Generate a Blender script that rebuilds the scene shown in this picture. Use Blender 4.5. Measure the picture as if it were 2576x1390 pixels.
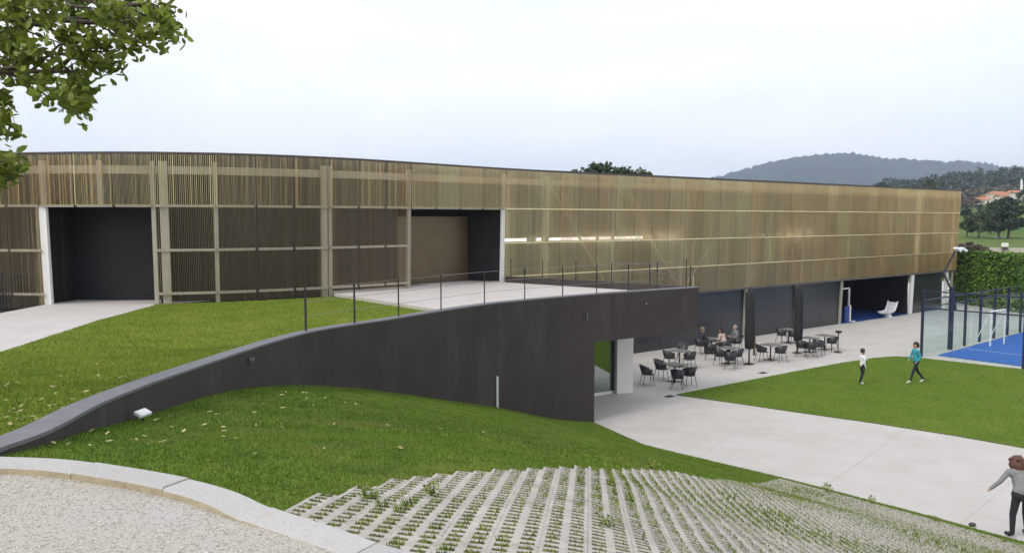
import bpy, math, random
import numpy as np
from mathutils import Vector, Matrix, geometry
R = math.radians
random.seed(7); rng = np.random.default_rng(7)
for o in list(bpy.data.objects): bpy.data.objects.remove(o)
S = bpy.context.scene
COL = S.collection

# ------------------------------------------------------------------ camera
EYE = 6.63
FPX, CX, CY = 2000.0, 1288.0, 695.0          # focal length in units of a 2576 px wide picture
PITCH = math.atan(145/2000)
cd = bpy.data.cameras.new('camera'); cam = bpy.data.objects.new('camera', cd); COL.objects.link(cam)
cam.location = (0, 0, EYE); cam.rotation_euler = (math.pi/2-PITCH, 0, 0)
cd.sensor_width = 36; cd.lens = 36*FPX/2576; cd.clip_start = .1; cd.clip_end = 9000
S.camera = cam
# ------------------------------------------------------------------ world, sun, exposure
SUN_AZ, SUN_EL = R(228), R(42)               # azimuth clockwise from +Y (behind the camera, to the left)
w = bpy.data.worlds.new('World'); S.world = w; w.use_nodes = True
nt = w.node_tree; nt.nodes.clear()
N = nt.nodes.new; L = nt.links.new
sky = N('ShaderNodeTexSky'); sky.sky_type = 'NISHITA'; sky.sun_disc = False
sky.sun_elevation = SUN_EL; sky.sun_rotation = SUN_AZ; sky.air_density = 1; sky.dust_density = 2
b1 = N('ShaderNodeBackground'); b1.inputs[1].default_value = .1; L(sky.outputs[0], b1.inputs[0])
b2 = N('ShaderNodeBackground'); b2.inputs[1].default_value = 1.02
tc = N('ShaderNodeTexCoord'); mp = N('ShaderNodeMapping'); mp.inputs['Scale'].default_value = (1.2, 1.2, 4.5)
L(tc.outputs['Generated'], mp.inputs[0])
nz = N('ShaderNodeTexNoise'); nz.inputs['Scale'].default_value = 2.2; nz.inputs['Detail'].default_value = 5
nz.inputs['Roughness'].default_value = .55; L(mp.outputs[0], nz.inputs['Vector'])
cr = N('ShaderNodeValToRGB'); cr.color_ramp.elements[0].position = .36; cr.color_ramp.elements[1].position = .66
cr.color_ramp.elements[0].color = (.83, .88, .945, 1); cr.color_ramp.elements[1].color = (.97, .967, .97, 1)
L(nz.outputs[0], cr.inputs[0]); L(cr.outputs[0], b2.inputs[0])
mx = N('ShaderNodeMixShader'); mx.inputs[0].default_value = .93
L(b1.outputs[0], mx.inputs[1]); L(b2.outputs[0], mx.inputs[2])
wo = N('ShaderNodeOutputWorld'); L(mx.outputs[0], wo.inputs[0])
sd = bpy.data.lights.new('sun', 'SUN'); sd.energy = 1.5; sd.angle = R(20); sd.color = (1, .95, .87)
sun = bpy.data.objects.new('sun', sd); COL.objects.link(sun)
dv = Vector((math.sin(SUN_AZ)*math.cos(SUN_EL), math.cos(SUN_AZ)*math.cos(SUN_EL), math.sin(SUN_EL)))
sun.rotation_euler = dv.to_track_quat('Z', 'Y').to_euler(); sun.location = (0, -20, 40)
S.view_settings.view_transform = 'Standard'; S.view_settings.look = 'None'
S.view_settings.exposure = 0.42; S.view_settings.gamma = 1
S.render.engine = 'CYCLES'
S.cycles.transparent_max_bounces = 16; S.cycles.max_bounces = 5; S.cycles.diffuse_bounces = 3; S.cycles.glossy_bounces = 3; S.cycles.volume_bounces = 0

# ------------------------------------------------------------------ measuring helpers
cp, sp = math.cos(PITCH), math.sin(PITCH)
def ray(x, y):
    u, v = (x-CX)/FPX, (CY-y)/FPX
    return Vector((u, cp+v*sp, -sp+v*cp))
def G(x, y, z):                              # the point of height z seen at x, y
    d = ray(x, y); t = (z-EYE)/d.z
    return Vector((d.x*t, d.y*t, z))
def W(x, y, Y):                              # the point at forward distance Y seen at x, y
    d = ray(x, y); t = Y/d.y
    return Vector((d.x*t, Y, EYE+d.z*t))
def ray_poly(x, y, poly):
    d = ray(x, y)
    for a, b in zip(poly[:-1], poly[1:]):
        ex, ey = b[0]-a[0], b[1]-a[1]
        den = d.x*ey-d.y*ex
        if abs(den) < 1e-9: continue
        t = (a[0]*ey-a[1]*ex)/den
        k = (d.x*t-a[0])/ex if abs(ex) > abs(ey) else (d.y*t-a[1])/ey
        if -1e-6 <= k <= 1+1e-6 and t > 0: return Vector((d.x*t, d.y*t, EYE+d.z*t))
    return None
class TPS:
    def __init__(s, pts, lam=1e-3):
        lam = np.asarray(lam)
        p = np.array([tuple(q) for q in pts], float); s.p = p[:, :2]; n = len(p)
        K = s.k(s.p, s.p)+lam*np.eye(n); P = np.c_[np.ones(n), s.p]
        A = np.block([[K, P], [P.T, np.zeros((3, 3))]])
        s.w = np.linalg.solve(A, np.r_[p[:, 2], 0, 0, 0])
    @staticmethod
    def k(a, b):
        r2 = ((a[:, None]-b[None])**2).sum(2)
        return np.where(r2 > 1e-12, .5*r2*np.log(np.maximum(r2, 1e-12)), 0)
    def many(s, xy):
        xy = np.asarray(xy, float)
        return s.k(xy, s.p)@s.w[:-3]+np.c_[np.ones(len(xy)), xy]@s.w[-3:]
    def __call__(s, x, y): return float(s.many([(x, y)])[0])
def on_surface(x, y, f, t0=3, t1=45):        # march a ray on to a height field
    d = ray(x, y); ts = np.arange(t0, t1, .04)
    X, Y, Z = d.x*ts, d.y*ts, EYE+d.z*ts
    h = f.many(np.c_[X, Y]); below = np.nonzero(Z <= h)[0]
    if not len(below): return None
    i = below[0]; return Vector((X[i], Y[i], h[i]))
def catmull(pts, n=12):
    P = [Vector(p) for p in pts]; P = [2*P[0]-P[1]]+P+[2*P[-1]-P[-2]]; out = []
    for i in range(1, len(P)-2):
        a, b, c, d = P[i-1:i+3]
        for k in range(n):
            t = k/n
            out.append(.5*((2*b)+(c-a)*t+(2*a-5*b+4*c-d)*t*t+(3*b-a-3*c+d)*t**3))
    out.append(P[-2]); return out

# ------------------------------------------------------------------ materials
def mat(name, c1, c2=None, scale=6, rough=.7, metal=0, bump=0, bscale=60, detail=6, spec=.5, mapping=None, alpha=None, island=0, objrand=0, stretch=None):
    m = bpy.data.materials.new(name); m.use_nodes = True; n = m.node_tree; b = n.nodes['Principled BSDF']
    b.inputs['Roughness'].default_value = rough; b.inputs['Metallic'].default_value = metal
    b.inputs['Specular IOR Level'].default_value = spec
    c1 = tuple(c1)+(1,)
    geo = n.nodes.new('ShaderNodeNewGeometry'); vec = geo.outputs['Position']
    if stretch:
        mpn = n.nodes.new('ShaderNodeMapping'); mpn.inputs['Scale'].default_value = stretch
        n.links.new(vec, mpn.inputs[0]); vec = mpn.outputs[0]
    col = None
    if c2:
        t = n.nodes.new('ShaderNodeTexNoise'); t.inputs['Scale'].default_value = scale; t.inputs['Detail'].default_value = detail
        t.inputs['Roughness'].default_value = .62; n.links.new(vec, t.inputs['Vector'])
        r = n.nodes.new('ShaderNodeValToRGB'); r.color_ramp.elements[0].position = .3; r.color_ramp.elements[1].position = .7
        r.color_ramp.elements[0].color = c1; r.color_ramp.elements[1].color = tuple(c2)+(1,)
        n.links.new(t.outputs[0], r.inputs[0]); col = r.outputs[0]
    if island or objrand:
        src = geo.outputs['Random Per Island'] if island else n.nodes.new('ShaderNodeObjectInfo').outputs['Random']
        k = island or objrand
        mr = n.nodes.new('ShaderNodeMapRange'); mr.inputs['To Min'].default_value = 1-k; mr.inputs['To Max'].default_value = 1+k
        n.links.new(src, mr.inputs[0])
        mm = n.nodes.new('ShaderNodeVectorMath'); mm.operation = 'SCALE'
        if col: n.links.new(col, mm.inputs[0])
        else: mm.inputs[0].default_value = c1[:3]
        n.links.new(mr.outputs[0], mm.inputs['Scale']); col = mm.outputs[0]
    if col: n.links.new(col, b.inputs['Base Color'])
    else: b.inputs['Base Color'].default_value = c1
    if bump:
        t2 = n.nodes.new('ShaderNodeTexNoise'); t2.inputs['Scale'].default_value = bscale; t2.inputs['Detail'].default_value = 4
        n.links.new(vec, t2.inputs['Vector'])
        bp = n.nodes.new('ShaderNodeBump'); bp.inputs['Strength'].default_value = bump; bp.inputs['Distance'].default_value = .02
        n.links.new(t2.outputs[0], bp.inputs['Height']); n.links.new(bp.outputs[0], b.inputs['Normal'])
    return m
def layered(m, c3, scale, lo, hi, stretch=None, fac=1):   # one more patchy colour layer (dry spots, stains) on top of mat()
    n = m.node_tree; b = n.nodes['Principled BSDF']; old = b.inputs['Base Color'].links[0].from_socket
    geo = n.nodes.new('ShaderNodeNewGeometry'); vec = geo.outputs['Position']
    if stretch:
        mpn = n.nodes.new('ShaderNodeMapping'); mpn.inputs['Scale'].default_value = stretch
        n.links.new(vec, mpn.inputs[0]); vec = mpn.outputs[0]
    t = n.nodes.new('ShaderNodeTexNoise'); t.inputs['Scale'].default_value = scale; t.inputs['Detail'].default_value = 7
    t.inputs['Roughness'].default_value = .65; n.links.new(vec, t.inputs['Vector'])
    mr = n.nodes.new('ShaderNodeMapRange'); mr.inputs['From Min'].default_value = lo; mr.inputs['From Max'].default_value = hi
    mr.inputs['To Max'].default_value = fac; n.links.new(t.outputs[0], mr.inputs[0])
    x = n.nodes.new('ShaderNodeMix'); x.data_type = 'RGBA'; n.links.new(mr.outputs[0], x.inputs['Factor'])
    n.links.new(old, x.inputs['A']); x.inputs['B'].default_value = tuple(c3)+(1,)
    n.links.new(x.outputs['Result'], b.inputs['Base Color']); return m
M = {}
M['concrete'] = layered(mat('concrete', (.435, .41, .39), (.505, .485, .468), .8, .85, bump=.15, bscale=90), (.38, .355, .33), .45, .52, .72, fac=.6)
layered(M['concrete'], (.36, .34, .31), 14, .62, .78, fac=.5)
M['terrace'] = layered(mat('terrace_concrete', (.47, .435, .42), (.53, .50, .485), 1.2, .85, bump=.1), (.45, .41, .39), .6, .55, .75, fac=.4)
M['joint'] = mat('joint', (.40, .38, .36), (.46, .44, .42), 20, .9)
M['kerbtop'] = layered(mat('kerb_granite', (.38, .37, .37), (.50, .485, .48), 60, .8, bump=.25, bscale=200, objrand=.07), (.40, .33, .22), 5, .60, .75, fac=.6)
M['kerbface'] = layered(mat('kerb_face', (.34, .29, .20), (.48, .41, .28), 9, .9, bump=.4, bscale=120, objrand=.08), (.22, .15, .10), 5, .58, .72, fac=.6)
M['grass'] = layered(mat('lawn', (.08, .15, .018), (.145, .215, .028), 1.3, .95, bump=.9, bscale=70, spec=.1), (.20, .17, .055), 1.1, .56, .72, fac=.7)
layered(M['grass'], (.035, .075, .012), 30, .52, .66, fac=.6)
M['grass_up'] = layered(mat('upper_lawn', (.13, .175, .02), (.20, .235, .035), .8, .95, bump=.8, bscale=70, spec=.1), (.05, .10, .012), 25, .52, .68, fac=.6)
M['grass_low'] = layered(mat('flat_lawn', (.085, .15, .017), (.13, .185, .024), .5, .95, bump=.6, bscale=60, spec=.1), (.14, .14, .03), .9, .58, .72, fac=.6)
layered(M['grass_low'], (.045, .085, .01), 18, .52, .68, fac=.5)
M['blade'] = mat('grass_blade', (.095, .175, .022), (.160, .235, .035), 1.3, .8, spec=.2, island=.5)
layered(M['blade'], (.26, .23, .08), .75, .50, .68, fac=.6)
layered(M['blade'], (.05, .085, .014), 3.5, .54, .68, fac=.55)
M['blade_up'] = mat('upper_grass_blade', (.145, .22, .026), (.225, .29, .045), .8, .8, spec=.2, island=.4)
M['weed'] = mat('weed_blade', (.09, .17, .02), (.24, .25, .05), 2.2, .8, spec=.2, island=.5)
M['soil'] = mat('paver_soil', (.045, .055, .014), (.14, .14, .04), 16, .95, bump=.6, bscale=80)
M['paver'] = layered(mat('grid_paver', (.385, .35, .32), (.485, .45, .415), 7, .9, bump=.3, bscale=150, objrand=.08), (.22, .21, .15), 9, .60, .78, fac=.45)
layered(M['paver'], (.17, .175, .09), 2.6, .55, .72, fac=.5)
M['gravel'] = layered(mat('gravel', (.37, .335, .29), (.62, .585, .53), 75, .95, bump=.7, bscale=120, detail=3), (.50, .49, .49), 1.1, .50, .64, fac=.7)
layered(M['gravel'], (.16, .13, .09), 45, .62, .72, fac=.7)
M['stone'] = mat('gravel_stone', (.48, .445, .395), None, rough=.9, island=.35)
M['black'] = layered(layered(mat('black_wall', (.052, .044, .042), (.068, .058, .055), .6, .8, bump=.05, bscale=40, spec=.2), (.095, .084, .080), 1.0, .52, .72, stretch=(1, 1, .14), fac=.7), (.038, .033, .032), 5, .56, .7, stretch=(1, 1, .07), fac=.6)
M['cap'] = mat('wall_cap', (.13, .13, .15), (.18, .18, .20), 5, .6)
M['white'] = mat('white_paint', (.80, .79, .77), (.86, .85, .84), 3, .5)
M['post'] = mat('dimmed_post_paint', (.36, .33, .28), (.43, .40, .34), 2, .5)  # dimming of the white steel behind the fins is put into this colour
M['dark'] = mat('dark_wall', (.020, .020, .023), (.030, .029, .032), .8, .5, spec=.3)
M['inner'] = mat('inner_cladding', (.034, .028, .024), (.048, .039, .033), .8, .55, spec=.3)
M['steel'] = mat('dark_steel', (.025, .026, .03), None, rough=.5)
M['cable'] = mat('steel_cable', (.30, .30, .32), None, rough=.4, metal=1)
M['roof'] = mat('roof_sheet', (.10, .09, .09), (.14, .12, .12), 2, .6)
M['navy'] = mat('navy_steel', (.018, .025, .06), None, rough=.4)
M['blue'] = mat('court_turf', (.018, .095, .40), (.03, .13, .50), 3, .9, bump=.4, bscale=200)
M['bluefloor'] = mat('blue_floor', (.015, .05, .22), (.025, .07, .28), 3, .5)
M['plastic'] = mat('black_plastic', (.022, .022, .027), None, rough=.45, objrand=.3)
M['tabletop'] = mat('grey_tabletop', (.17, .17, .175), (.21, .21, .215), 8, .35)
M['canopy'] = mat('parasol_canvas', (.016, .015, .018), (.026, .024, .028), 8, .85)
M['whiteplastic'] = mat('white_plastic', (.75, .76, .80), None, rough=.4)
M['bark'] = mat('bark', (.06, .045, .035), (.13, .10, .075), 14, .9, bump=.6, bscale=40, stretch=(1, 1, .3))
M['hedge'] = mat('hedge_leaf', (.068, .155, .024), (.135, .23, .036), 1.3, .7, spec=.25, island=.55)
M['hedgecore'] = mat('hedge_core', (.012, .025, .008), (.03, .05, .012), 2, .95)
M['drain'] = mat('iron_drain', (.06, .055, .055), None, rough=.6)
def leafmat(name, a, b, trans=.35, k=.5, rough=.5):
    m = mat(name, a, b, 1.6, rough, spec=.4, island=k); n = m.node_tree; p = n.nodes['Principled BSDF']
    t = n.nodes.new('ShaderNodeBsdfTranslucent'); n.links.new(p.inputs['Base Color'].links[0].from_socket, t.inputs[0])
    x = n.nodes.new('ShaderNodeMixShader'); x.inputs[0].default_value = trans
    out = n.nodes['Material Output']; n.links.new(p.outputs[0], x.inputs[1]); n.links.new(t.outputs[0], x.inputs[2]); n.links.new(x.outputs[0], out.inputs[0])
    return m
M['leaf'] = leafmat('broad_leaf', (.12, .18, .028), (.25, .29, .05), .45)
M['far_a'] = leafmat('far_leaf_evergreen', (.025, .045, .02), (.05, .075, .03), .15)
M['far_b'] = leafmat('far_leaf_brown', (.10, .085, .05), (.15, .12, .07), .15)
M['far_c'] = leafmat('far_leaf_olive', (.05, .075, .025), (.085, .10, .035), .15)
M['shrub'] = leafmat('shrub_leaf', (.035, .10, .015), (.07, .15, .025))
M['fallen'] = mat('fallen_leaf', (.26, .24, .09), (.50, .44, .22), 3, .8, objrand=.3)
M['terrain'] = layered(mat('far_terrain', (.06, .12, .025), (.13, .17, .04), .018, .95, spec=.1), (.20, .16, .09), .02, .55, .62, fac=.8)
M['mountain'] = layered(mat('mountain_wood', (.022, .034, .030), (.045, .055, .045), .02, .95, spec=.1), (.085, .08, .075), .008, .58, .7, fac=.6)
M['tile'] = mat('roof_tile', (.34, .13, .065), (.45, .20, .10), .8, .8, objrand=.2)
M['render'] = mat('house_render', (.62, .55, .48), (.72, .68, .62), .5, .9, objrand=.2)
M['pane'] = mat('window_pane', (.03, .035, .045), None, rough=.15)
M['carpaint'] = mat('car_paint', (.70, .71, .73), None, rough=.3)
def glassmat(name, tint, fac, rough=.03):
    m = bpy.data.materials.new(name); m.use_nodes = True; n = m.node_tree; n.nodes.clear()
    t = n.nodes.new('ShaderNodeBsdfTransparent'); t.inputs[0].default_value = tuple(tint)+(1,)
    g = n.nodes.new('ShaderNodeBsdfGlossy'); g.inputs['Roughness'].default_value = rough; g.inputs[0].default_value = (.9, .97, .95, 1)
    x = n.nodes.new('ShaderNodeMixShader'); x.inputs[0].default_value = fac; n.links.new(t.outputs[0], x.inputs[1]); n.links.new(g.outputs[0], x.inputs[2])
    o = n.nodes.new('ShaderNodeOutputMaterial'); n.links.new(x.outputs[0], o.inputs[0]); return m
M['glass'] = glassmat('court_glass', (.94, .98, .97), .05)
M['doorglass'] = glassmat('door_glass', (.35, .42, .40), .35)
M['smoked'] = mat('smoked_glass_wall', (.030, .034, .038), (.038, .042, .046), .3, .22, spec=.55)
M['mesh'] = mat('bronze_fin', (.96, .74, .43), (1.0, .84, .54), .9, .34, metal=.93, objrand=.10, stretch=(1, 1, .25))
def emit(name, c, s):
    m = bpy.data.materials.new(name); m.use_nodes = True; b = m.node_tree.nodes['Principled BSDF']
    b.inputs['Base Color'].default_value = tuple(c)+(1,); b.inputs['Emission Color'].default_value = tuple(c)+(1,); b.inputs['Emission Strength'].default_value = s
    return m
M['dayglow'] = emit('daylight_glow', (1, .98, .93), 1.5)  # glow stands in for daylight seen through the strip windows, no lamps there

# ------------------------------------------------------------------ mesh helpers
class MB:
    def __init__(s): s.v, s.f = [], []
    def add(s, vs, fs):
        k = len(s.v); s.v += [tuple(v) for v in vs]; s.f += [tuple(i+k for i in f) for f in fs]; return s
    def box(s, c, size, rz=0, mtx=None):
        hx, hy, hz = [q/2 for q in size]; m = Matrix.Rotation(rz, 3, 'Z') if mtx is None else mtx; c = Vector(c)
        vs = [c+m@Vector((x*hx, y*hy, z*hz)) for z in (-1, 1) for y in (-1, 1) for x in (-1, 1)]
        return s.add(vs, [(0, 2, 3, 1), (4, 5, 7, 6), (0, 1, 5, 4), (2, 6, 7, 3), (0, 4, 6, 2), (1, 3, 7, 5)])
    def beam(s, a, b, wd, ht, up=(0, 0, 1)):
        a, b = Vector(a), Vector(b); t = (b-a); l = t.length; t.normalize(); up = Vector(up)
        x = t.cross(up)
        if x.length < 1e-4: x = t.cross(Vector((1, 0, 0)))
        x.normalize(); u = x.cross(t)
        m = Matrix((x, t, u)).transposed()
        return s.box((a+b)/2, (wd, l, ht), mtx=m)
    def tube(s, a, b, r0, r1=None, n=10, caps=True):
        return s.path([a, b], [r0, r0 if r1 is None else r1], n, caps)
    def path(s, pts, rad, n=8, caps=True):
        pts = [Vector(p) for p in pts]
        if not hasattr(rad, '__len__'): rad = [rad]*len(pts)
        k = len(s.v); ref = None
        for i, p in enumerate(pts):
            t = (pts[min(i+1, len(pts)-1)]-pts[max(i-1, 0)]).normalized()
            if ref is None:
                ref = t.orthogonal().normalized()
            ref = (ref-t*ref.dot(t)).normalized(); q = t.cross(ref)
            for j in range(n):
                a = 2*math.pi*j/n; s.v.append(tuple(p+(ref*math.cos(a)+q*math.sin(a))*rad[i]))
        for i in range(len(pts)-1):
            for j in range(n):
                a, b = k+i*n+j, k+i*n+(j+1) % n; s.f.append((a, b, b+n, a+n))
        if caps: s.f.append(tuple(k+j for j in range(n))[::-1]); s.f.append(tuple(k+(len(pts)-1)*n+j for j in range(n)))
        return s
    def lathe(s, prof, c=(0, 0, 0), n=16, wob=None):
        k = len(s.v); c = Vector(c)
        for i, (r, z) in enumerate(prof):
            for j in range(n):
                a = 2*math.pi*j/n; rr = r*(wob(a, i) if wob else 1)
                s.v.append(tuple(c+Vector((rr*math.cos(a), rr*math.sin(a), z))))
        for i in range(len(prof)-1):
            for j in range(n):
                a, b = k+i*n+j, k+i*n+(j+1) % n; s.f.append((a, b, b+n, a+n))
        s.f.append(tuple(k+j for j in range(n))[::-1]); s.f.append(tuple(k+(len(prof)-1)*n+j for j in range(n)))
        return s
    def prism(s, poly, z0, z1):
        n = len(poly); vs = [(p[0], p[1], z0) for p in poly]+[(p[0], p[1], z1) for p in poly]
        fs = [tuple(range(n))[::-1], tuple(range(n, 2*n))]+[(i, (i+1) % n, n+(i+1) % n, n+i) for i in range(n)]
        return s.add(vs, fs)
    def mesh(s, name):
        m = bpy.data.meshes.new(name); m.from_pydata(s.v, [], s.f); m.update(); return m
def link(name, mesh, m=None, parent=None, smooth=False, mtx=None, kind=None):
    o = bpy.data.objects.new(name, mesh); COL.objects.link(o)
    if m is not None and not mesh.materials: mesh.materials.append(M[m] if isinstance(m, str) else m)
    if smooth: mesh.polygons.foreach_set('use_smooth', [True]*len(mesh.polygons))
    if mtx is not None: o.matrix_basis = mtx
    if parent is not None: o.parent = parent
    if kind: o['kind'] = kind
    return o
def bake(mb, parent):                        # world-space vertices -> local to a root that is only translated
    if parent is not None and 'base' in parent:
        b = parent['base']; mb.v = [(v[0]-b[0], v[1]-b[1], v[2]-b[2]) for v in mb.v]
    return mb
def part(name, mb, m, parent, smooth=False, kind=None, bevel=0):      # vertices given in world space
    o = link(name, bake(mb, parent).mesh(name), m, parent, smooth, kind=kind)
    if bevel:
        bv = o.modifiers.new('bevel', 'BEVEL'); bv.width = bevel; bv.segments = 2; bv.limit_method = 'ANGLE'
    return o
def lpart(name, mb, m, parent, smooth=False):                        # vertices given in the root's space
    return link(name, mb.mesh(name), m, parent, smooth)
def thing(name, label, cat, loc=(0, 0, 0), rz=0, group=None):
    o = bpy.data.objects.new(name, None); COL.objects.link(o); o.location = loc; o.rotation_euler = (0, 0, rz); o.empty_display_size = .2
    if rz == 0: o['base'] = [float(q) for q in loc]
    tag(o, label, cat, group); return o
def tag(o, label, cat, group=None):
    o['label'] = label; o['category'] = cat
    if group: o['group'] = group
    return o
def copy_tree(o, parent=None):
    c = o.copy(); COL.objects.link(c); c.parent = parent
    for ch in [q for q in o.children]: copy_tree(ch, c)
    return c
def inside(p, poly):
    x, y = p[0], p[1]; c = False; j = len(poly)-1
    for i in range(len(poly)):
        xi, yi, xj, yj = poly[i][0], poly[i][1], poly[j][0], poly[j][1]
        if (yi > y) != (yj > y) and x < (xj-xi)*(y-yi)/(yj-yi)+xi: c = not c
        j = i
    return c
def sheet(name, poly, f, step, m, kind='structure', edge=None):   # a surface over a polygon: clean border, height field inside
    edge = edge or step; B = []
    for i, a in enumerate(poly):
        b = poly[(i+1) % len(poly)]; a2, b2 = Vector(a[:2]), Vector(b[:2]); n = max(1, int((b2-a2).length/edge))
        B += [a2.lerp(b2, k/n) for k in range(n)]
    xs = [p.x for p in B]; ys = [p.y for p in B]; I = []
    y = min(ys)+step*.5; r = 0
    while y < max(ys):
        x = min(xs)+step*(.5 if r % 2 else 0)
        while x < max(xs):
            if inside((x, y), B): I.append(Vector((x, y)))
            x += step
        y += step*.87; r += 1
    nb = len(B)
    res = geometry.delaunay_2d_cdt(B+I, [(i, (i+1) % nb) for i in range(nb)], [], 1, 1e-5)
    vs = np.array([tuple(v) for v in res[0]]); z = f.many(vs) if hasattr(f, 'many') else np.full(len(vs), f)
    me = bpy.data.meshes.new(name); me.from_pydata([(a[0], a[1], c) for a, c in zip(vs, z)], [], [tuple(q) for q in res[2]]); me.update()
    o = link(name, me, m, smooth=True); o['kind'] = kind
    if me.polygons and sum(p.normal.z for p in list(me.polygons)[:20]) < 0: me.flip_normals()
    return o
def tri_mesh(name, V, F, m, parent=None, kind=None):                # numpy arrays -> mesh, fast
    me = bpy.data.meshes.new(name); nv, nf, k = len(V), len(F), F.shape[1]
    me.vertices.add(nv); me.vertices.foreach_set('co', V.astype(np.float32).ravel())
    me.loops.add(nf*k); me.loops.foreach_set('vertex_index', F.astype(np.int32).ravel())
    me.polygons.add(nf); me.polygons.foreach_set('loop_start', np.arange(0, nf*k, k, dtype=np.int32)); me.polygons.foreach_set('loop_total', np.full(nf, k, np.int32))
    me.update(calc_edges=True)
    return link(name, me, m, parent, kind=kind)
def unit(a): return a/np.maximum(np.linalg.norm(a, axis=1, keepdims=True), 1e-9)
def leaf_arrays(C, size, aspect=.45, droop=.5, updir=None):         # folded four-point leaves
    n = len(C); d = unit(rng.normal(size=(n, 3))*[1, 1, .6]+[0, 0, -droop])
    u = unit(np.cross(d, unit(rng.normal(size=(n, 3))+[0, 0, .8]))); nn = np.cross(u, d)
    s = (size*rng.uniform(.65, 1.25, n))[:, None]
    q = s*aspect*.5
    V = np.stack([C-d*s*.5, C-d*s*.2+u*q*.85-nn*s*.05, C+d*s*.2+u*q-nn*s*.06, C+d*s*.5-nn*s*.08, C+d*s*.2-u*q-nn*s*.06, C-d*s*.2-u*q*.85-nn*s*.05], 1).reshape(-1, 3)
    k = np.arange(n)[:, None]*6
    return V, np.concatenate([k+[0, 1, 2, 3], k+[0, 3, 4, 5]], 0)
def blade_arrays(P, h, wd, lean=.6):
    n = len(P); a = rng.uniform(0, 2*np.pi, n); b = rng.uniform(0, 2*np.pi, n)
    hh = (h*rng.uniform(.5, 1.25, n))[:, None]; w2 = wd*rng.uniform(.7, 1.3, n)[:, None]/2
    u = np.c_[np.cos(a), np.sin(a), 0*a]; l = np.c_[np.cos(b), np.sin(b), 0*b]*lean*rng.uniform(.1, 1, n)[:, None]
    V = np.stack([P-u*w2, P+u*w2, P+(l+[0, 0, 1])*hh], 1).reshape(-1, 3)
    return V, np.arange(3*n).reshape(-1, 3)

# ================================================================== THE SETTING
Z_T = 3.95                                    # upper terrace level; the lower court is z = 0
# plan of the golden facade, left to right
FAC = catmull([(-24, 27.9), (-19.5, 26.5), (-16.7, 26.0), (-13.4, 25.75), (-9.9, 26.5), (-6.5, 28.45), (-3.6, 30.9), (-.22, 33.8), (5.86, 38.35), (11.5, 42.6), (20, 49.05), (34.6, 60.1)], 10)
FL = np.r_[0, np.cumsum([(FAC[i+1]-FAC[i]).length for i in range(len(FAC)-1)])]
def fpos(s, out=0):
    i = int(np.clip(np.searchsorted(FL, s)-1, 0, len(FAC)-2)); k = (s-FL[i])/(FL[i+1]-FL[i])
    t = (FAC[i+1]-FAC[i]).normalized(); return FAC[i]+(FAC[i+1]-FAC[i])*k+Vector((t.y, -t.x))*out, t
def s_at(x, y=600):
    p = ray_poly(x, y, FAC); d = [(Vector((p.x, p.y))-q).length for q in FAC]; i = int(np.argmin(d)); i = min(max(i, 0), len(FAC)-1)
    best = min((abs((fpos(s)[0]-Vector((p.x, p.y))).length), s) for s in np.linspace(FL[max(i-1, 0)], FL[min(i+1, len(FAC)-1)], 60))
    return float(best[1])
# the dark curved wall: pixel measurements of its front top edge with the height of the top there
WT = [(-90, 1170, 5.10), (0, 1129, 5.02), (130, 1081, 4.90), (261, 1012, 4.74), (391, 960, 4.60), (503, 921, 4.49), (596, 889, 4.40), (690, 859, 4.32), (785, 834, 4.25), (870, 819, 4.21), (968, 805, 4.20), (1077, 787, 4.20), (1225, 765, 4.20), (1350, 752, 4.20), (1480, 741, 4.20), (1620, 731, 4.20), (1758, 722, 4.20)]
wall_top = catmull([G(*p) for p in WT], 8)
iC = min(range(len(wall_top)), key=lambda i: abs(CX+FPX*wall_top[i].x/wall_top[i].y*1.0-1491))
C_END = wall_top[iC]; E_END = wall_top[-1]
WB = [(0, 1150), (112, 1120), (209, 1088), (309, 1062), (410, 1032), (503, 1002), (596, 981), (708, 970), (805, 970), (900, 977), (1000, 989), (1100, 1003), (1250, 1024), (1400, 1054)]
wall_base = [q for q in (ray_poly(x, y, wall_top) for x, y in WB) if q]
corner = Vector((C_END.x, C_END.y, 0))
near_edge = [corner, G(1620, 1117, 0), G(1750, 1149, 0), G(2000, 1208, 0), G(2200, 1260, 0), G(2350, 1299, 0), G(2500, 1341, 0), G(2600, 1368, 0)]
e_dir = (near_edge[-1]-near_edge[-2]).normalized(); near_edge += [near_edge[-1]+e_dir*4, near_edge[-1]+e_dir*12]
kerb_back = [G(-150, 1150, 5.03), G(0, 1155, 5.03), G(175, 1163, 5.03), G(350, 1188, 5.03), G(480, 1212, 5.03), G(565, 1234, 5.03), G(620, 1254, 5.03), G(690, 1286, 5.02), G(850, 1338, 5.01), G(1030, 1396, 5.0), Vector((.45, 3.35, 4.98)), Vector((2.0, 2.5, 4.93)), Vector((5, 1.2, 4.8))]
hill_fix = [(p.x, p.y, p.z) for p in wall_base]+[(p.x, p.y, p.z) for p in near_edge]+[(p.x, p.y, p.z-.03) for p in kerb_back]
hill_in = [tuple(W(*q)) for q in [(1500, 1385, 4.2), (1500, 1290, 5.15), (1500, 1184, 7.0), (1300, 1188, 6.5), (960, 1221, 5.6), (1744, 1390, 5.1), (1744, 1276, 7.6), (1744, 1200, 10.5), (2000, 1390, 6.6), (2000, 1310, 9.6), (2000, 1250, 14.5), (2300, 1390, 9.4), (2300, 1335, 12.6), (2500, 1390, 13.2)]]+[(12, 4, 2.2), (16, 6, .6)]
hill = TPS(hill_fix+hill_in, np.r_[np.full(len(hill_fix), 2e-3), np.full(len(hill_in), .8)])
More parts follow.
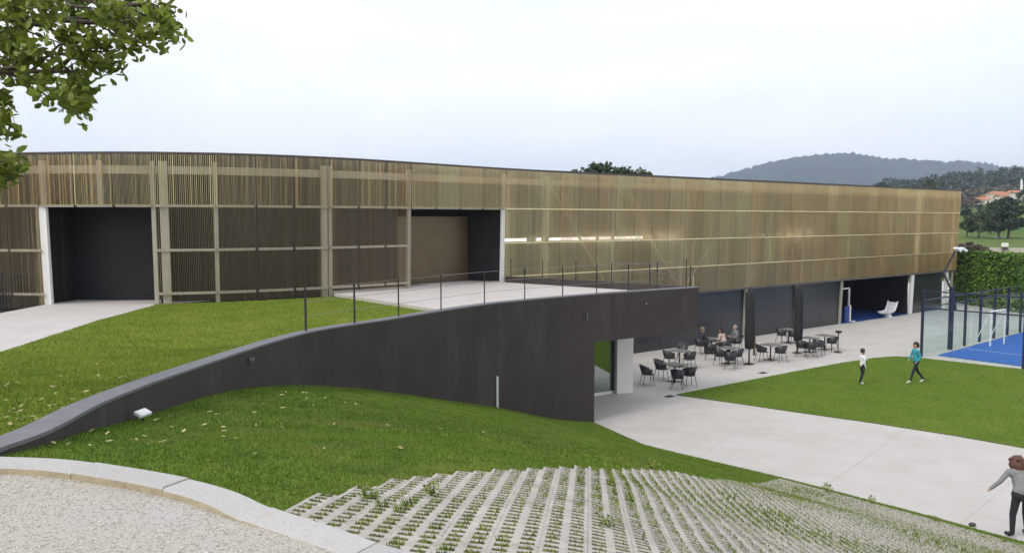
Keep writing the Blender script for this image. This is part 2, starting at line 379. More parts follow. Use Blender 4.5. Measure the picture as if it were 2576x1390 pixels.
# --- ground and the lower court
g = MB().add([(-3400, -500, -1.2), (3400, -500, -1.2), (3400, 3900, -1.2), (-3400, 3900, -1.2)], [(0, 1, 2, 3)])
link('ground', g.mesh('ground'), 'terrain')['kind'] = 'structure'
ne = [(p.x, p.y) for p in near_edge]
pav = ne+[(60, 2), (75, 40), (60, 90), (30, 78), (-8, 45), (-8, 30), (0, 27.5), (C_END.x-.2, C_END.y+.25)]
sheet('pavement', pav, 0.0, 4, 'concrete')
# lower lawn, slightly proud of the concrete
lawn_poly = [G(1700, 991, .03), G(1850, 962, .03), G(2000, 933, .03), G(2120, 911, .03), G(2200, 899, .03), G(2255, 895, .03), G(2325, 900, .03), G(2576, 928, .03)]
far_dir = (lawn_poly[-1]-lawn_poly[-2]).normalized(); lawn_poly.append(lawn_poly[-1]+far_dir*8)
nl = [G(2700, 1145, .03), G(2576, 1124, .03), G(2400, 1093, .03), G(2200, 1062, .03), G(2000, 1034, .03), G(1850, 1012, .03)]
lawn_poly += nl
sheet('lawn', lawn_poly, .03, .6, 'grass_low')
rim = MB()
lp = [Vector((p.x, p.y)) for p in lawn_poly]
for a, b in zip(lp, lp[1:]+lp[:1]):
    rim.add([(a.x, a.y, .0), (b.x, b.y, .0), (b.x, b.y, .03), (a.x, a.y, .03)], [(0, 1, 2, 3)])
part('lawn_edge', rim, 'soil', None)['kind'] = 'structure'
# slab joints of the pavement: shallow dark grooves laid as thin strips
jt = MB()
def strip(a, b, wd, z):
    a, b = Vector(a[:2]), Vector(b[:2]); t = (b-a).normalized(); q = Vector((t.y, -t.x))*wd/2
    jt.add([(a.x+q.x, a.y+q.y, z), (b.x+q.x, b.y+q.y, z), (b.x-q.x, b.y-q.y, z), (a.x-q.x, a.y-q.y, z)], [(0, 1, 2, 3)])
strip(G(2085, 1216, 0), G(2275, 1082, 0), .018, .004); strip(G(1690, 994, 0), G(1600, 962, 0), .02, .004)
strip(G(2400, 1330, 0), G(2570, 1190, 0), .015, .004); strip(G(1760, 1150, 0), G(1935, 1024, 0), .012, .004)
fd = Vector((.8, .6)); fn = Vector((.6, -.8))
for k in (3.2, 6.2, 9.0):
    a = Vector((17, 47.0))+fn*k; strip(a, a+fd*16, .03, .004)
part('pavement_joints', jt, 'joint', None)['kind'] = 'structure'
# --- the front slope
kb = [Vector((p.x, p.y)) for p in kerb_back]
hill_poly = [(p.x, p.y) for p in wall_top[6:iC+1]]+ne[1:]+[(22, 3), (12, -1)]+[(p.x, p.y) for p in kerb_back[::-1][:-1]]
front = sheet('front_slope', hill_poly, hill, .34, 'grass')
# --- gravel terrace the photographer stands on
gz = TPS([(p.x, p.y, 5.0) for p in kerb_back[:7]]+[(kerb_back[7].x, kerb_back[7].y, 5.02), (kerb_back[9].x, kerb_back[9].y, 5.01), (kerb_back[10].x, kerb_back[10].y, 4.96), (5, .8, 4.8), (0, 0, 4.98), (-6, -6, 4.95), (6, -8, 4.8), (-9, 3, 4.95)], .01)
kc = catmull([(p.x, p.y, p.z) for p in kerb_back], 10)                      # kerb back edge
def koff(i, o):
    t = (kc[min(i+1, len(kc)-1)]-kc[max(i-1, 0)]); t = Vector((t.x, t.y)).normalized(); return Vector((kc[i].x, kc[i].y))+Vector((t.y, -t.x))*o
grav_poly = [tuple(koff(i, .20)) for i in range(len(kc))]+[(14, -6), (14, -22), (-22, -22), (-22, 5.0), (-6, 5.3)]
sheet('gravel_path', grav_poly, gz, .5, 'gravel')
n = 26000
P = np.c_[rng.uniform(-4.2, 1.2, n), rng.uniform(2.8, 5.4, n)]
gp = [koff(i, .29) for i in range(len(kc))]
keep = np.array([inside(p, grav_poly) for p in P]); P = P[keep]; n = len(P); s = rng.uniform(.003, .008, n)[:, None]
Z = gz.many(P)+s[:, 0]*.3; C3 = np.c_[P, Z]
oct_ = np.array([[1, 0, 0], [0, 1, 0], [-1, 0, 0], [0, -1, 0], [0, 0, .8], [0, 0, -.8]])
V = (C3[:, None]+oct_[None]*s[:, None]*rng.uniform(.6, 1.3, (n, 6, 1))).reshape(-1, 3); k6 = np.arange(n)[:, None]*6
F = np.concatenate([k6+t for t in ([0, 1, 4], [1, 2, 4], [2, 3, 4], [3, 0, 4])], 0)
o = tri_mesh('loose_gravel', V, F, 'stone', kind='stuff'); tag(o, 'pale loose gravel scattered over the path in the foreground', 'gravel')
# --- kerb: one stone after another
kroot = bpy.data.objects.new('kerb', None); COL.objects.link(kroot); kroot['kind'] = 'structure'
i = 0; seglen = 0; start = 0; ends = []
cum = np.r_[0, np.cumsum([(kc[j+1]-kc[j]).length for j in range(len(kc)-1)])]
nxt = .35
idxs = [0]
for j in range(1, len(kc)):
    if cum[j] >= nxt: idxs.append(j); nxt = cum[j]+.78
for a, b in zip(idxs[:-1], idxs[1:]):
    mb = MB(); k = len(mb.v); js = list(range(a, b+1)); vs = []; dz = random.uniform(-.006, .006)
    for j in js:
        t = 0.0
        pj = kc[j]
        if j == a: pj = pj.lerp(kc[j+1], .04)
        if j == b: pj = pj.lerp(kc[j-1], .04)
        tt = (kc[min(j+1, len(kc)-1)]-kc[max(j-1, 0)]); q = Vector((tt.y, -tt.x, 0)).normalized()
        zz = pj.z+.03+dz
        for o_, z_ in ((0, -.25), (0, -.015), (.015, 0), (.192, 0), (.205, -.015), (.205, -.25)): vs.append(pj+q*o_+Vector((0, 0, z_+.03+dz)))
    fs = []
    for r in range(len(js)-1):
        for c in range(6): fs.append((r*6+c, r*6+(c+1) % 6, (r+1)*6+(c+1) % 6, (r+1)*6+c))
    fs.append(tuple(range(6))); fs.append(tuple(range((len(js)-1)*6, len(js)*6))[::-1]); mb.add(vs, fs)
    me = mb.mesh('kerb_stone'); me.materials.append(M['kerbtop']); me.materials.append(M['kerbface'])
    for p in me.polygons:
        if abs(p.normal.z) < .5: p.material_index = 1
    link('kerb_stone', me, None, kroot)
# --- upper lawn, left path, terrace
sA, sB = s_at(389, 740), s_at(840, 700)
fac_base = [fpos(s_)[0] for s_ in np.linspace(sA, sB, 8)]
pe = [G(-200, 945, 4.25), G(0, 885, 4.1), G(120, 846, 3.99), G(243, 806, 3.89), G(389, 767, 3.84)]
tedge = G(1095, 777, 3.95); tcorner = fpos(sB)[0]
wp_in = []
def woff(i, o):
    t = wall_top[min(i+1, len(wall_top)-1)]-wall_top[max(i-1, 0)]; return Vector((t.x, t.y)).normalized()
for i in range(0, iC, 4):
    t = woff(i, 0); wp_in.append((wall_top[i].x-t.y*.14, wall_top[i].y+t.x*.14, wall_top[i].z))
t_meet = [p for p in wp_in if p[0] < tedge.x and p[1] < 21.5]
upper = TPS([(p[0], p[1], p[2]-.06) for p in wp_in if p[1] < 15]+[(p[0], p[1], p[2]-.3) for p in wp_in if 15 <= p[1] < 26]+[(p.x, p.y, p.z) for p in pe]+[(p.x, p.y, 3.84) for p in fac_base]+[(tedge.x, tedge.y, 3.86), (-9.5, 8, 4.7)])
meet = max(t_meet, key=lambda p: p[1])
ul = [(p.x, p.y) for p in pe]+[(p.x, p.y-.0) for p in fac_base]+[(tedge.x+.3, tedge.y-.35)]+[p[:2] for p in t_meet[::-1]]+[(-6.0, 5.2), (-14, 6)]
sheet('upper_lawn', ul, upper, .5, 'grass_up')
# left concrete path up to the gate
leftz = TPS([(p.x, p.y, p.z) for p in pe]+[tuple(G(0, 787, 3.84)), tuple(G(112, 766, 3.84)), tuple(W(130, 749, 28.4)), tuple(W(392, 749, 28.6)), (-26, 22, 3.95), (-20, 14, 4.2)])
lp2 = [(p.x, p.y) for p in pe]+[(-8.4, 30.2), (-15.2, 30.2)]+[tuple(G(112, 766, 3.84)[:2]), tuple(G(0, 787, 3.84)[:2]), (-20, 22.2), (-26, 20), (-24, 12)]
sheet('concrete_path', lp2, leftz, .8, 'terrace')
low = MB().prism([(-26, 31), (-14.6, 31), (-14.45, 25.2), tuple(G(112, 766, 3.84)[:2]), tuple(G(0, 787, 3.84)[:2]), (-20, 22.2), (-26, 20)], 3.0, 3.62)
part('sunken_yard', low, 'dark', None)['kind'] = 'structure'
# terrace slab on top of the lower storey
sR = s_at(1272, 690); pR = fpos(sR)[0]
tw = []
for i in range(0, len(wall_top), 3):
    if wall_top[i].y >= 19.5:
        t = woff(i, 0); tw.append((wall_top[i].x-t.y*.1, wall_top[i].y+t.x*.1))
e2 = Vector((E_END.x, E_END.y))
ter = [(tcorner.x, tcorner.y), (tedge.x, tedge.y)]+[p for p in tw if p[0] > meet[0]+.8]+[(e2.x-.05, e2.y+.05), tuple(fpos(sR, -.05)[0])]
back = [fpos(s_, -.9)[0] for s_ in np.linspace(sR, sB, 8)]
ter2 = ter+[tuple(fpos(sR, -6)[0]), tuple(fpos(s_at(1040, 690), -6)[0])]+[tuple(p) for p in back[3:]]
mbt = MB().prism(ter2, 3.60, Z_T)
part('terrace', mbt, 'terrace', None)['kind'] = 'structure'

# ================================================================== THE DARK CURVED WALL
wr = thing('retaining_wall', 'long curved matt black wall rising from the kerb and bridging the lower entrance', 'wall', (C_END.x, C_END.y, 0))
wb, cpb = MB(), MB()
TH = .28; rows = []
for i, p in enumerate(wall_top):
    t = woff(i, 0); q = Vector((-t.y, t.x, 0)); z0 = hill(p.x, p.y)-.5 if i <= iC else 2.63
    if i == iC: z0 = -.3
    rows.append((p, q, z0))
def wall_sweep(mb, rows, top):
    vs, fs = [], []
    for p, q, z0 in rows:
        vs += [(p.x, p.y, z0), (p.x, p.y, p.z+top), (p.x+q.x*TH, p.y+q.y*TH, p.z+top), (p.x+q.x*TH, p.y+q.y*TH, z0)]
    for r in range(len(rows)-1):
        for c in range(4): fs.append((r*4+c, r*4+(c+1) % 4, r*4+4+(c+1) % 4, r*4+4+c))
    fs.append((0, 1, 2, 3)); n_ = (len(rows)-1)*4; fs.append((n_+3, n_+2, n_+1, n_)); mb.add(vs, fs)
wall_sweep(wb, rows[:iC+1], -.02)
part('wall_face', wb, 'black', wr)
bm_ = MB(); wall_sweep(bm_, [(rows[iC][0], rows[iC][1], 2.63)]+rows[iC+1:], -.02); part('lintel', bm_, 'black', wr)
for i in range(len(rows)-1):
    (p, q, _), (p2, q2, _) = rows[i], rows[i+1]
    ov = .006
    cpb.add([(p.x-q.x*ov, p.y-q.y*ov, p.z-.02), (p2.x-q2.x*ov, p2.y-q2.y*ov, p2.z-.02), (p2.x-q2.x*ov, p2.y-q2.y*ov, p2.z+.012), (p.x-q.x*ov, p.y-q.y*ov, p.z+.012),
             (p.x+q.x*(TH+ov), p.y+q.y*(TH+ov), p.z-.02), (p2.x+q2.x*(TH+ov), p2.y+q2.y*(TH+ov), p2.z-.02), (p2.x+q2.x*(TH+ov), p2.y+q2.y*(TH+ov), p2.z+.012), (p.x+q.x*(TH+ov), p.y+q.y*(TH+ov), p.z+.012)],
            [(0, 1, 2, 3), (3, 2, 6, 7), (7, 6, 5, 4)])
part('coping', cpb, 'cap', wr)
# slim pipe and fittings on the wall
def wall_pt(x, y, off=.03):
    p = ray_poly(x, y, wall_top); i = min(range(len(wall_top)), key=lambda i: (wall_top[i].xy-p.xy).length); t = woff(i, 0)
    return Vector((p.x+t.y*off, p.y-t.x*off, p.z))
a, b = wall_pt(1249, 946), wall_pt(1249, 1026)
part('downpipe', MB().tube(a, b, .035), 'whiteplastic', wr)
a, b = wall_pt(1475, 782), wall_pt(1475, 806); part('bracket', MB().tube(a, b, .02), 'cable', wr)
for x, y in ((625, 903), (1621, 763)):
    p = wall_pt(x, y, .05); part('wall_lamp', MB().box(p, (.10, .08, .05), .6).tube(p-Vector((0, 0, .09)), p, .012), 'cable', wr)
# --- entrance under the lintel
ev = Vector((.8, .6, 0)); g0 = G(1493, 995, 0); g1 = G(1546, 987, 0); ge = (g1-g0).normalized()
er = thing('entrance_screen', 'glass entrance screen beside a white pillar under the black lintel', 'entrance', (g1.x, g1.y, 0))
a = g1-ge*5
part('glass_pane', MB().beam((a.x, a.y, 1.4), (g1.x, g1.y, 1.4), .02, 2.6), 'doorglass', er)
part('sill', MB().beam((a.x, a.y, .05), (g1.x, g1.y, .05), .09, .1), 'white', er)
part('frame', MB().beam((a.x, a.y, 2.75), (g1.x, g1.y, 2.75), .09, .1).beam((g1.x-.09, g1.y-.07, 0), (g1.x-.09, g1.y-.07, 2.7), .07, .09), 'dark', er)
pw = (G(1587, 985, 0)-G(1547, 988, 0)); pc = (G(1587, 985, 0)+G(1547, 988, 0))/2
part('pillar', MB().beam((pc.x-pw.x*.5, pc.y-pw.y*.5, 1.5), (pc.x+pw.x*.5, pc.y+pw.y*.5, 1.5), .35, 3.0), 'white', er, bevel=.01)
part('inner_wall', MB().beam((a.x-.5, a.y+4, 1.5), (g1.x+.3, g1.y+4, 1.5), .2, 3.2), 'dark', er)
# thin white pole below the end of the lintel
p = G(1741, 862, 0); o = part('steel_pole', MB().tube((p.x, p.y, 0), (p.x, p.y, 3.6), .05), 'white', None, True); tag(o, 'thin white pole standing under the end of the black lintel', 'pole')

# ================================================================== RAILINGS
rail = thing('cable_railing', 'black post and cable railing along the top of the curved wall', 'railing', (wall_top[-1].x, wall_top[-1].y, 4.2))
tops = []
for x, y, h in ((785, 834, .95), (903, 814, .95), (1014, 797, .95), (1120, 781, .95), (1228, 765, .95), (1328, 754, .95), (1423, 746, .95), (1508, 739, .95), (1588, 733, .95), (1660, 728, .95), (1733, 723, 1.0)):
    p = ray_poly(x, y, wall_top); i = min(range(len(wall_top)), key=lambda i: (wall_top[i].xy-p.xy).length); t = woff(i, 0)
    b = Vector((p.x-t.y*.14, p.y+t.x*.14, wall_top[i].z-.25)); top = b+Vector((0, 0, h+.25)); r_ = .024 if x < 950 else .02
    part('post', MB().beam(b, top, r_*1.6, r_*1.6), 'steel', rail); tops.append(top)
for z in (-.03, -.32, -.62):
    for a, b in zip(tops[:-1], tops[1:]):
        part('cable', MB().tube(a+Vector((0, 0, z)), b+Vector((0, 0, z)), .005, n=5), 'cable', rail)
# dark upstand and railing on the terrace's open side
up = thing('terrace_upstand', 'low black upstand with cable railing along the open side of the terrace', 'upstand', (e2.x, e2.y, Z_T))
a3, b3 = Vector((e2.x-.25, e2.y+.25, 0)), Vector((pR.x+.1, pR.y-.1, 0)); dd = (b3-a3).normalized()
part('kerb_beam', MB().beam((a3.x, a3.y, 3.95), (b3.x, b3.y, 3.95), .25, .5), 'black', up)
pp = []
for k in np.linspace(.0, .98, 6):
    q = a3.lerp(b3, float(k)); t_ = Vector((q.x, q.y, 4.95)); pp.append(t_); part('post', MB().beam((q.x, q.y, 4.1), t_, .035, .035), 'steel', up)
for z in (-.02, -.3):
    part('cable', MB().tube(pp[0]+Vector((0, 0, z)), pp[-1]+Vector((0, 0, z)), .005, n=5), 'cable', up)
# far left railing with upright bars
la, lb = G(-60, 775, 3.7), G(100, 764, 3.84)
lr = thing('bar_railing', 'dark upright bar railing beside the concrete path at the left edge', 'railing', (la.x, la.y, 3.6))
for z, w_ in ((4.85, .05), (3.95, .05), (4.55, .03)):
    part('rail', MB().beam((la.x, la.y, z), (lb.x, lb.y, z), .04, w_), 'steel', lr)
for k in np.linspace(0, 1, 22):
    q = la.lerp(lb, float(k)); part('bar', MB().beam((q.x, q.y, 3.5), (q.x, q.y, 4.85), .03 if int(k*21) % 7 else .06, .03), 'steel', lr)

# ================================================================== THE GOLDEN BUILDING
bl = thing('sports_hall', 'long curved sports hall clad in golden bronze metal mesh panels', 'building', (pR.x, pR.y, 0))
base = Vector(bl['base'])
ZR = [8.65, 7.05, 5.60, 4.17, 2.85]; LEAN = .03
def ztop(s): 
    return 8.65+.09*math.exp(-((s-s_at_900)/9)**2)
s_at_900 = s_at(760)
def fp3(s, z, out=0):
    p, t = fpos(s, out+(z-4)*LEAN); return Vector((p.x, p.y, z))
# shared panels of upright bronze fins (unit width and height, scaled into place)
def fin_panel(seed, nf_, jit, thk, dep):
    rr = random.Random(seed); mb = MB()
    for i in range(nf_):
        xc = (i+.5)/nf_+rr.uniform(-jit, jit); th = thk*rr.uniform(.75, 1.25); yw = rr.gauss(0, jit*1.3); dp = dep*rr.uniform(.9, 1.1)
        a0, a1, b0, b1 = (xc-th/2-yw, -dp), (xc+th/2-yw, -dp), (xc-th/2+yw, 0), (xc+th/2+yw, 0)
        mb.add([(*q, z) for z in (0, 1) for q in (a0, a1, b1, b0)], [(0, 1, 5, 4), (1, 2, 6, 5), (2, 3, 7, 6), (3, 0, 4, 7), (4, 5, 6, 7), (3, 2, 1, 0)])
    me = mb.mesh('mesh_panel'); me.materials.append(M['mesh']); return me
fine = [fin_panel(v, 36, .0004, .0065, .018) for v in range(5)]        # right wing
band = [fin_panel(20+v, 32, .0016, .0042, .018) for v in range(5)]      # loose top row of the left wing
open_ = [fin_panel(40+v, 34, .0004, .0014, .0095) for v in range(5)]    # lower rows of the left wing
S0 = s_at(0)-3.2; SE = s_at(2411, 560)
open1 = (s_at(106, 640), s_at(389, 640)); open2 = (s_at(1036, 640), s_at(1269, 640))
major = [S0, s_at(106, 600), s_at(389, 600), s_at(545), s_at(828), s_at(1033), s_at(1269), s_at(1405), s_at(1545), s_at(1720), s_at(1885), s_at(2015), s_at(2128), s_at(2225), s_at(2320), SE]
seams = [major[0]]
for a, b in zip(major[:-1], major[1:]):
    k = max(1, round((b-a)/1.3)); seams += [a+(b-a)*(j+1)/k for j in range(k)]
inv = Matrix.Translation(-base)
def place_panel(p0, p1, z0, z1, mesh, kd=1):   # kd: depth of the fins
    a = Vector((p0.x, p0.y, z0)); ex = Vector((p1.x-p0.x, p1.y-p0.y, 0)); wd = ex.length; ex.normalize()
    nin = Vector((-ex.y, ex.x, 0)); upv = (Vector((0, 0, 1))-nin*LEAN)
    m4 = Matrix(((ex.x*wd, nin.x*kd, upv.x*(z1-z0), a.x), (ex.y*wd, nin.y*kd, upv.y*(z1-z0), a.y), (0, 0, upv.z*(z1-z0), a.z), (0, 0, 0, 1)))
    o = bpy.data.objects.new('mesh_panel', mesh); COL.objects.link(o); o.parent = bl; o.matrix_basis = inv@m4
for a, b in zip(seams[:-1], seams[1:]):
    mid = (a+b)/2; g_ = .008
    for r in range(4):
        z1, z0 = (ztop(mid) if r == 0 else ZR[r]-.012), ZR[r+1]+.012
        if r >= 1 and (open1[0] < mid < open1[1] or open2[0] < mid < open2[1]): continue
        if mid < open2[1] and r == 3: z0 = 3.90
        if mid < major[1] and r == 3: z0 = 3.70
        p0, p1 = fp3(a+g_, z0).xy, fp3(b-g_, z0).xy
        place_panel(p0, p1, z0, z1, (fine if mid > open2[0]-.2 else band if r == 0 else open_)[random.randrange(5)], 1.18-.27*r*(1-min(1, (mid-open2[0])/(SE-open2[0])))**1.1 if mid > open2[0]-.2 else 1)
# posts behind the sheets
def fpost(x, wd, z0, z1, m='post', dep=.12, inset=-.16, yref=600):
    s = s_at(x, yref); a, b = fp3(s, z0, inset), fp3(s, z1, inset); t = fpos(s)[1]
    part('post', MB().beam(a, b, wd, dep, up=(t.y, -t.x, 0)), m, bl)
for x, wd in ((388, .13), (415, .26), (545, .13), (818, .22), (833, .13), (1031, .13)): fpost(x, wd, 3.75, 8.5)
fpost(110, .24, 3.7, 7.05, 'white', yref=640); fpost(109, .22, 7.05, 8.5, yref=480); fpost(1268, .17, 3.9, 8.5, 'white')
for x, wd in ((255, .16), (1375, .34), (1545, .14), (1720, .18)): fpost(x, wd, 7.1 if x < 300 else 2.9, 8.5)
for x, wd in ((1887, .18), (2015, .15), (2128, .16)): fpost(x, wd, 0, 8.5)
fpost(2222, .10, 2.9, 8.5); fpost(2301, .40, 0, 8.4, 'white', yref=730); fpost(2387, .40, 0, 8.4, 'white', yref=730); fpost(2401, .20, 0, 8.4, yref=730)
# rails, bay by bay
for r, z in enumerate(ZR[1:4]):
    for a, b in zip(seams[:-1], seams[1:]):
        mid = (a+b)/2
        if r >= 1 and (open1[0] < mid < open1[1] or open2[0] < mid < open2[1]): continue
        part('rail', MB().beam(fp3(a+.05, z, -.05), fp3(b-.05, z, -.05), .05, .085), 'post', bl) if mid < open2[1] else part('rail', MB().beam(fp3(a, z, .0), fp3(b, z, .0), .05, .05), 'mesh', bl)
for a, b in zip(seams[:-1], seams[1:]):
    part('top_beam', MB().beam(fp3(a, 8.22, -.30), fp3(b, 8.22, -.30), .14, .26), 'post', bl)
    part('roof_edge', MB().beam(fp3(a, ztop(a)+.045, -.06), fp3(b, ztop(b)+.045, -.06), .20, .045), 'roof', bl)
    if a >= open2[1]-.1: part('bottom_rail', MB().beam(fp3(a, 2.80, -.07), fp3(b, 2.80, -.07), .12, .09), 'roof', bl)
# diagonal braces
for (x0, y0, x1, y1) in ((1385, 465, 1525, 705), (1558, 470, 1716, 722), (1868, 495, 1733, 718), (1985, 555, 1888, 716), (2043, 520, 2124, 697), (2160, 545, 2226, 684), (2297, 535, 2229, 685), (2352, 585, 2320, 677)):
    s0, s1 = s_at(x0, y0), s_at(x1, y1); za, zb = ray_poly(x0, y0, FAC).z, ray_poly(x1, y1, FAC).z
    part('brace', MB().beam(fp3(s0, za, -.2), fp3(s1, zb, -.2), .09, .09), 'post', bl)
# inner walls, strip windows, roof, soffit
def skin(name, sa, sb, z0, z1, out, m, n=10, th=.12):
    mb = MB(); ss = np.linspace(sa, sb, n+1); vs = []
    for s in ss:
        for o_, z_ in ((out, z0), (out, z1), (out-th, z1), (out-th, z0)):
            q = fpos(s, o_)[0]; vs.append((q.x, q.y, z_))
    fs = [(r*4+c, r*4+(c+1) % 4, r*4+4+(c+1) % 4, r*4+4+c) for r in range(n) for c in range(4)]+[(0, 1, 2, 3), (n*4+3, n*4+2, n*4+1, n*4)]
    mb.add(vs, fs); return part(name, mb, m, bl)
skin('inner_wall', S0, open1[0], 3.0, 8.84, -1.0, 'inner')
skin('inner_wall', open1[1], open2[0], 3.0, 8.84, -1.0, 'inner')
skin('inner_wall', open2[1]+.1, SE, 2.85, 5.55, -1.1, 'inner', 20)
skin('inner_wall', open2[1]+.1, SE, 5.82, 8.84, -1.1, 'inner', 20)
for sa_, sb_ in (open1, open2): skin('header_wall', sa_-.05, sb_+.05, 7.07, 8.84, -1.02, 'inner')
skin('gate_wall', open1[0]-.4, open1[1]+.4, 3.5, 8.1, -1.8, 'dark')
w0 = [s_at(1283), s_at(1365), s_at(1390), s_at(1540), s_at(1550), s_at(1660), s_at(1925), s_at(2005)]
for a, b in zip(w0[::2], w0[1::2]): skin('strip_window', a, b, 5.62, 5.76, -1.14, 'dayglow', 4, .04)
skin('strip_wall', w0[0]-.3, SE, 5.55, 5.82, -1.3, 'dark', 20)
# recessed porch on the terrace
porch = [fpos(open2[0], -.15)[0], fpos(open2[0]+.1, -2.6)[0]]
sm = open2[0]+(open2[1]-open2[0])*.64
FB = [fpos(q_, -1.7)[0] for q_ in np.linspace(open2[0]-4, open2[1]+2, 60)]
pa, pb = ray_poly(1000, 640, FB).xy, ray_poly(1176, 640, FB).xy; pc_ = fpos(open2[1]+.05, -.3)[0]
part('porch_screen', MB().beam((pa.x, pa.y, 5.35), (pb.x, pb.y, 5.35), .06, 2.75), mat('bronze_sheet', (.16, .12, .075), (.20, .155, .10), 1, .35, metal=.8), bl)
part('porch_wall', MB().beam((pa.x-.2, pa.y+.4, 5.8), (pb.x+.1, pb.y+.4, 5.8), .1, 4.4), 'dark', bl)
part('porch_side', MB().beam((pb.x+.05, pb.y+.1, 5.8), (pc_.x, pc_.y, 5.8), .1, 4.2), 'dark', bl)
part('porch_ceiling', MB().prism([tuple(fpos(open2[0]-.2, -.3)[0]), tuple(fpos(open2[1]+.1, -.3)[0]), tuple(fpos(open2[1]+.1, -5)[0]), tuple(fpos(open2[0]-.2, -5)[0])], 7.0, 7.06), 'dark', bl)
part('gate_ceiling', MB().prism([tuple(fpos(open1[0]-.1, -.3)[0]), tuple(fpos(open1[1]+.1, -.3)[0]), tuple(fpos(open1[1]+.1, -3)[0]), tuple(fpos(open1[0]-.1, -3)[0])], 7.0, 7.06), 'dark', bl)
for s_ in (open1[0]-.12, open1[1]+.12):
    a, b = fpos(s_, -.3)[0], fpos(s_, -2.4)[0]; part('gate_jamb', MB().beam((a.x, a.y, 5.4), (b.x, b.y, 5.4), .08, 3.6), 'dark', bl)
roofp = [tuple(fpos(s_, -1.15)[0]) for s_ in np.linspace(S0, SE, 30)]; far = [tuple(fpos(s_, -20)[0]) for s_ in np.linspace(SE, s_at(600), 12)]
part('roof', MB().prism(roofp+far+[(-24, 44)], 8.52, 8.66), 'roof', bl)
sofp = [tuple(fpos(s_, -.12)[0]) for s_ in np.linspace(open2[1], SE, 20)]; sof2 = [tuple(fpos(s_, -8)[0]) for s_ in np.linspace(SE, open2[1], 20)]
part('soffit', MB().prism(sofp+sof2, 2.78, 2.84), 'dark', bl)
c0 = fpos(SE)[0]; t_ = fpos(SE)[1]; c1 = c0+Vector((-t_.y, t_.x))*20
part('end_wall', MB().beam((c0.x-.02, c0.y+.05, 5.75), (c1.x, c1.y, 5.75), .05, 5.8), 'mesh', bl)
# lower storey
def lower(xa, xb, m='smoked', out=-.35, name='lower_panel', z1=2.78):
    sa, sb = s_at(xa, 760), s_at(xb, 760); k = max(1, round((sb-sa)/2.4))
    for j in range(k):
        a, b = fpos(sa+(sb-sa)*j/k+.006, out)[0], fpos(sa+(sb-sa)*(j+1)/k-.006, out)[0]
        part(name, MB().beam((a.x, a.y, z1/2), (b.x, b.y, z1/2), .06, z1), m, bl)
sl = s_at(1300, 690)
for j in range(5):
    a, b = fpos(sl+(s_at(1590, 760)-sl)*j/5, -.35)[0], fpos(sl+(s_at(1590, 760)-sl)*(j+1)/5, -.35)[0]
    part('lower_panel', MB().beam((a.x, a.y, 1.39), (b.x, b.y, 1.39), .06, 2.78), 'smoked', bl)
lower(1590, 2128); lower(2306, 2380)
# the open hall with the blue floor
hs, he = s_at(2132, 760), s_at(2296, 760)
part('hall_floor', MB().prism([tuple(fpos(hs, -.2)[0]), tuple(fpos(he, -.2)[0]), tuple(fpos(he, -9)[0]), tuple(fpos(hs, -9)[0])], .0, .012), 'bluefloor', bl)
for s_ in (hs, he):
    a, b = fpos(s_, -.4)[0], fpos(s_, -7)[0]; part('hall_side', MB().beam((a.x, a.y, 1.39), (b.x, b.y, 1.39), .08, 2.78), 'dark', bl)
for j in range(6):
    a, b = fpos(hs+(he-hs)*j/6, -5)[0], fpos(hs+(he-hs)*(j+1)/6-.06, -5)[0]
    part('hall_window', MB().beam((a.x, a.y, 1.45), (b.x, b.y, 1.45), .03, 2.6), 'pane', bl)
    part('mullion', MB().beam((b.x+.02, b.y+.02, 0), (b.x+.02, b.y+.02, 2.78), .06, .10), 'steel', bl)

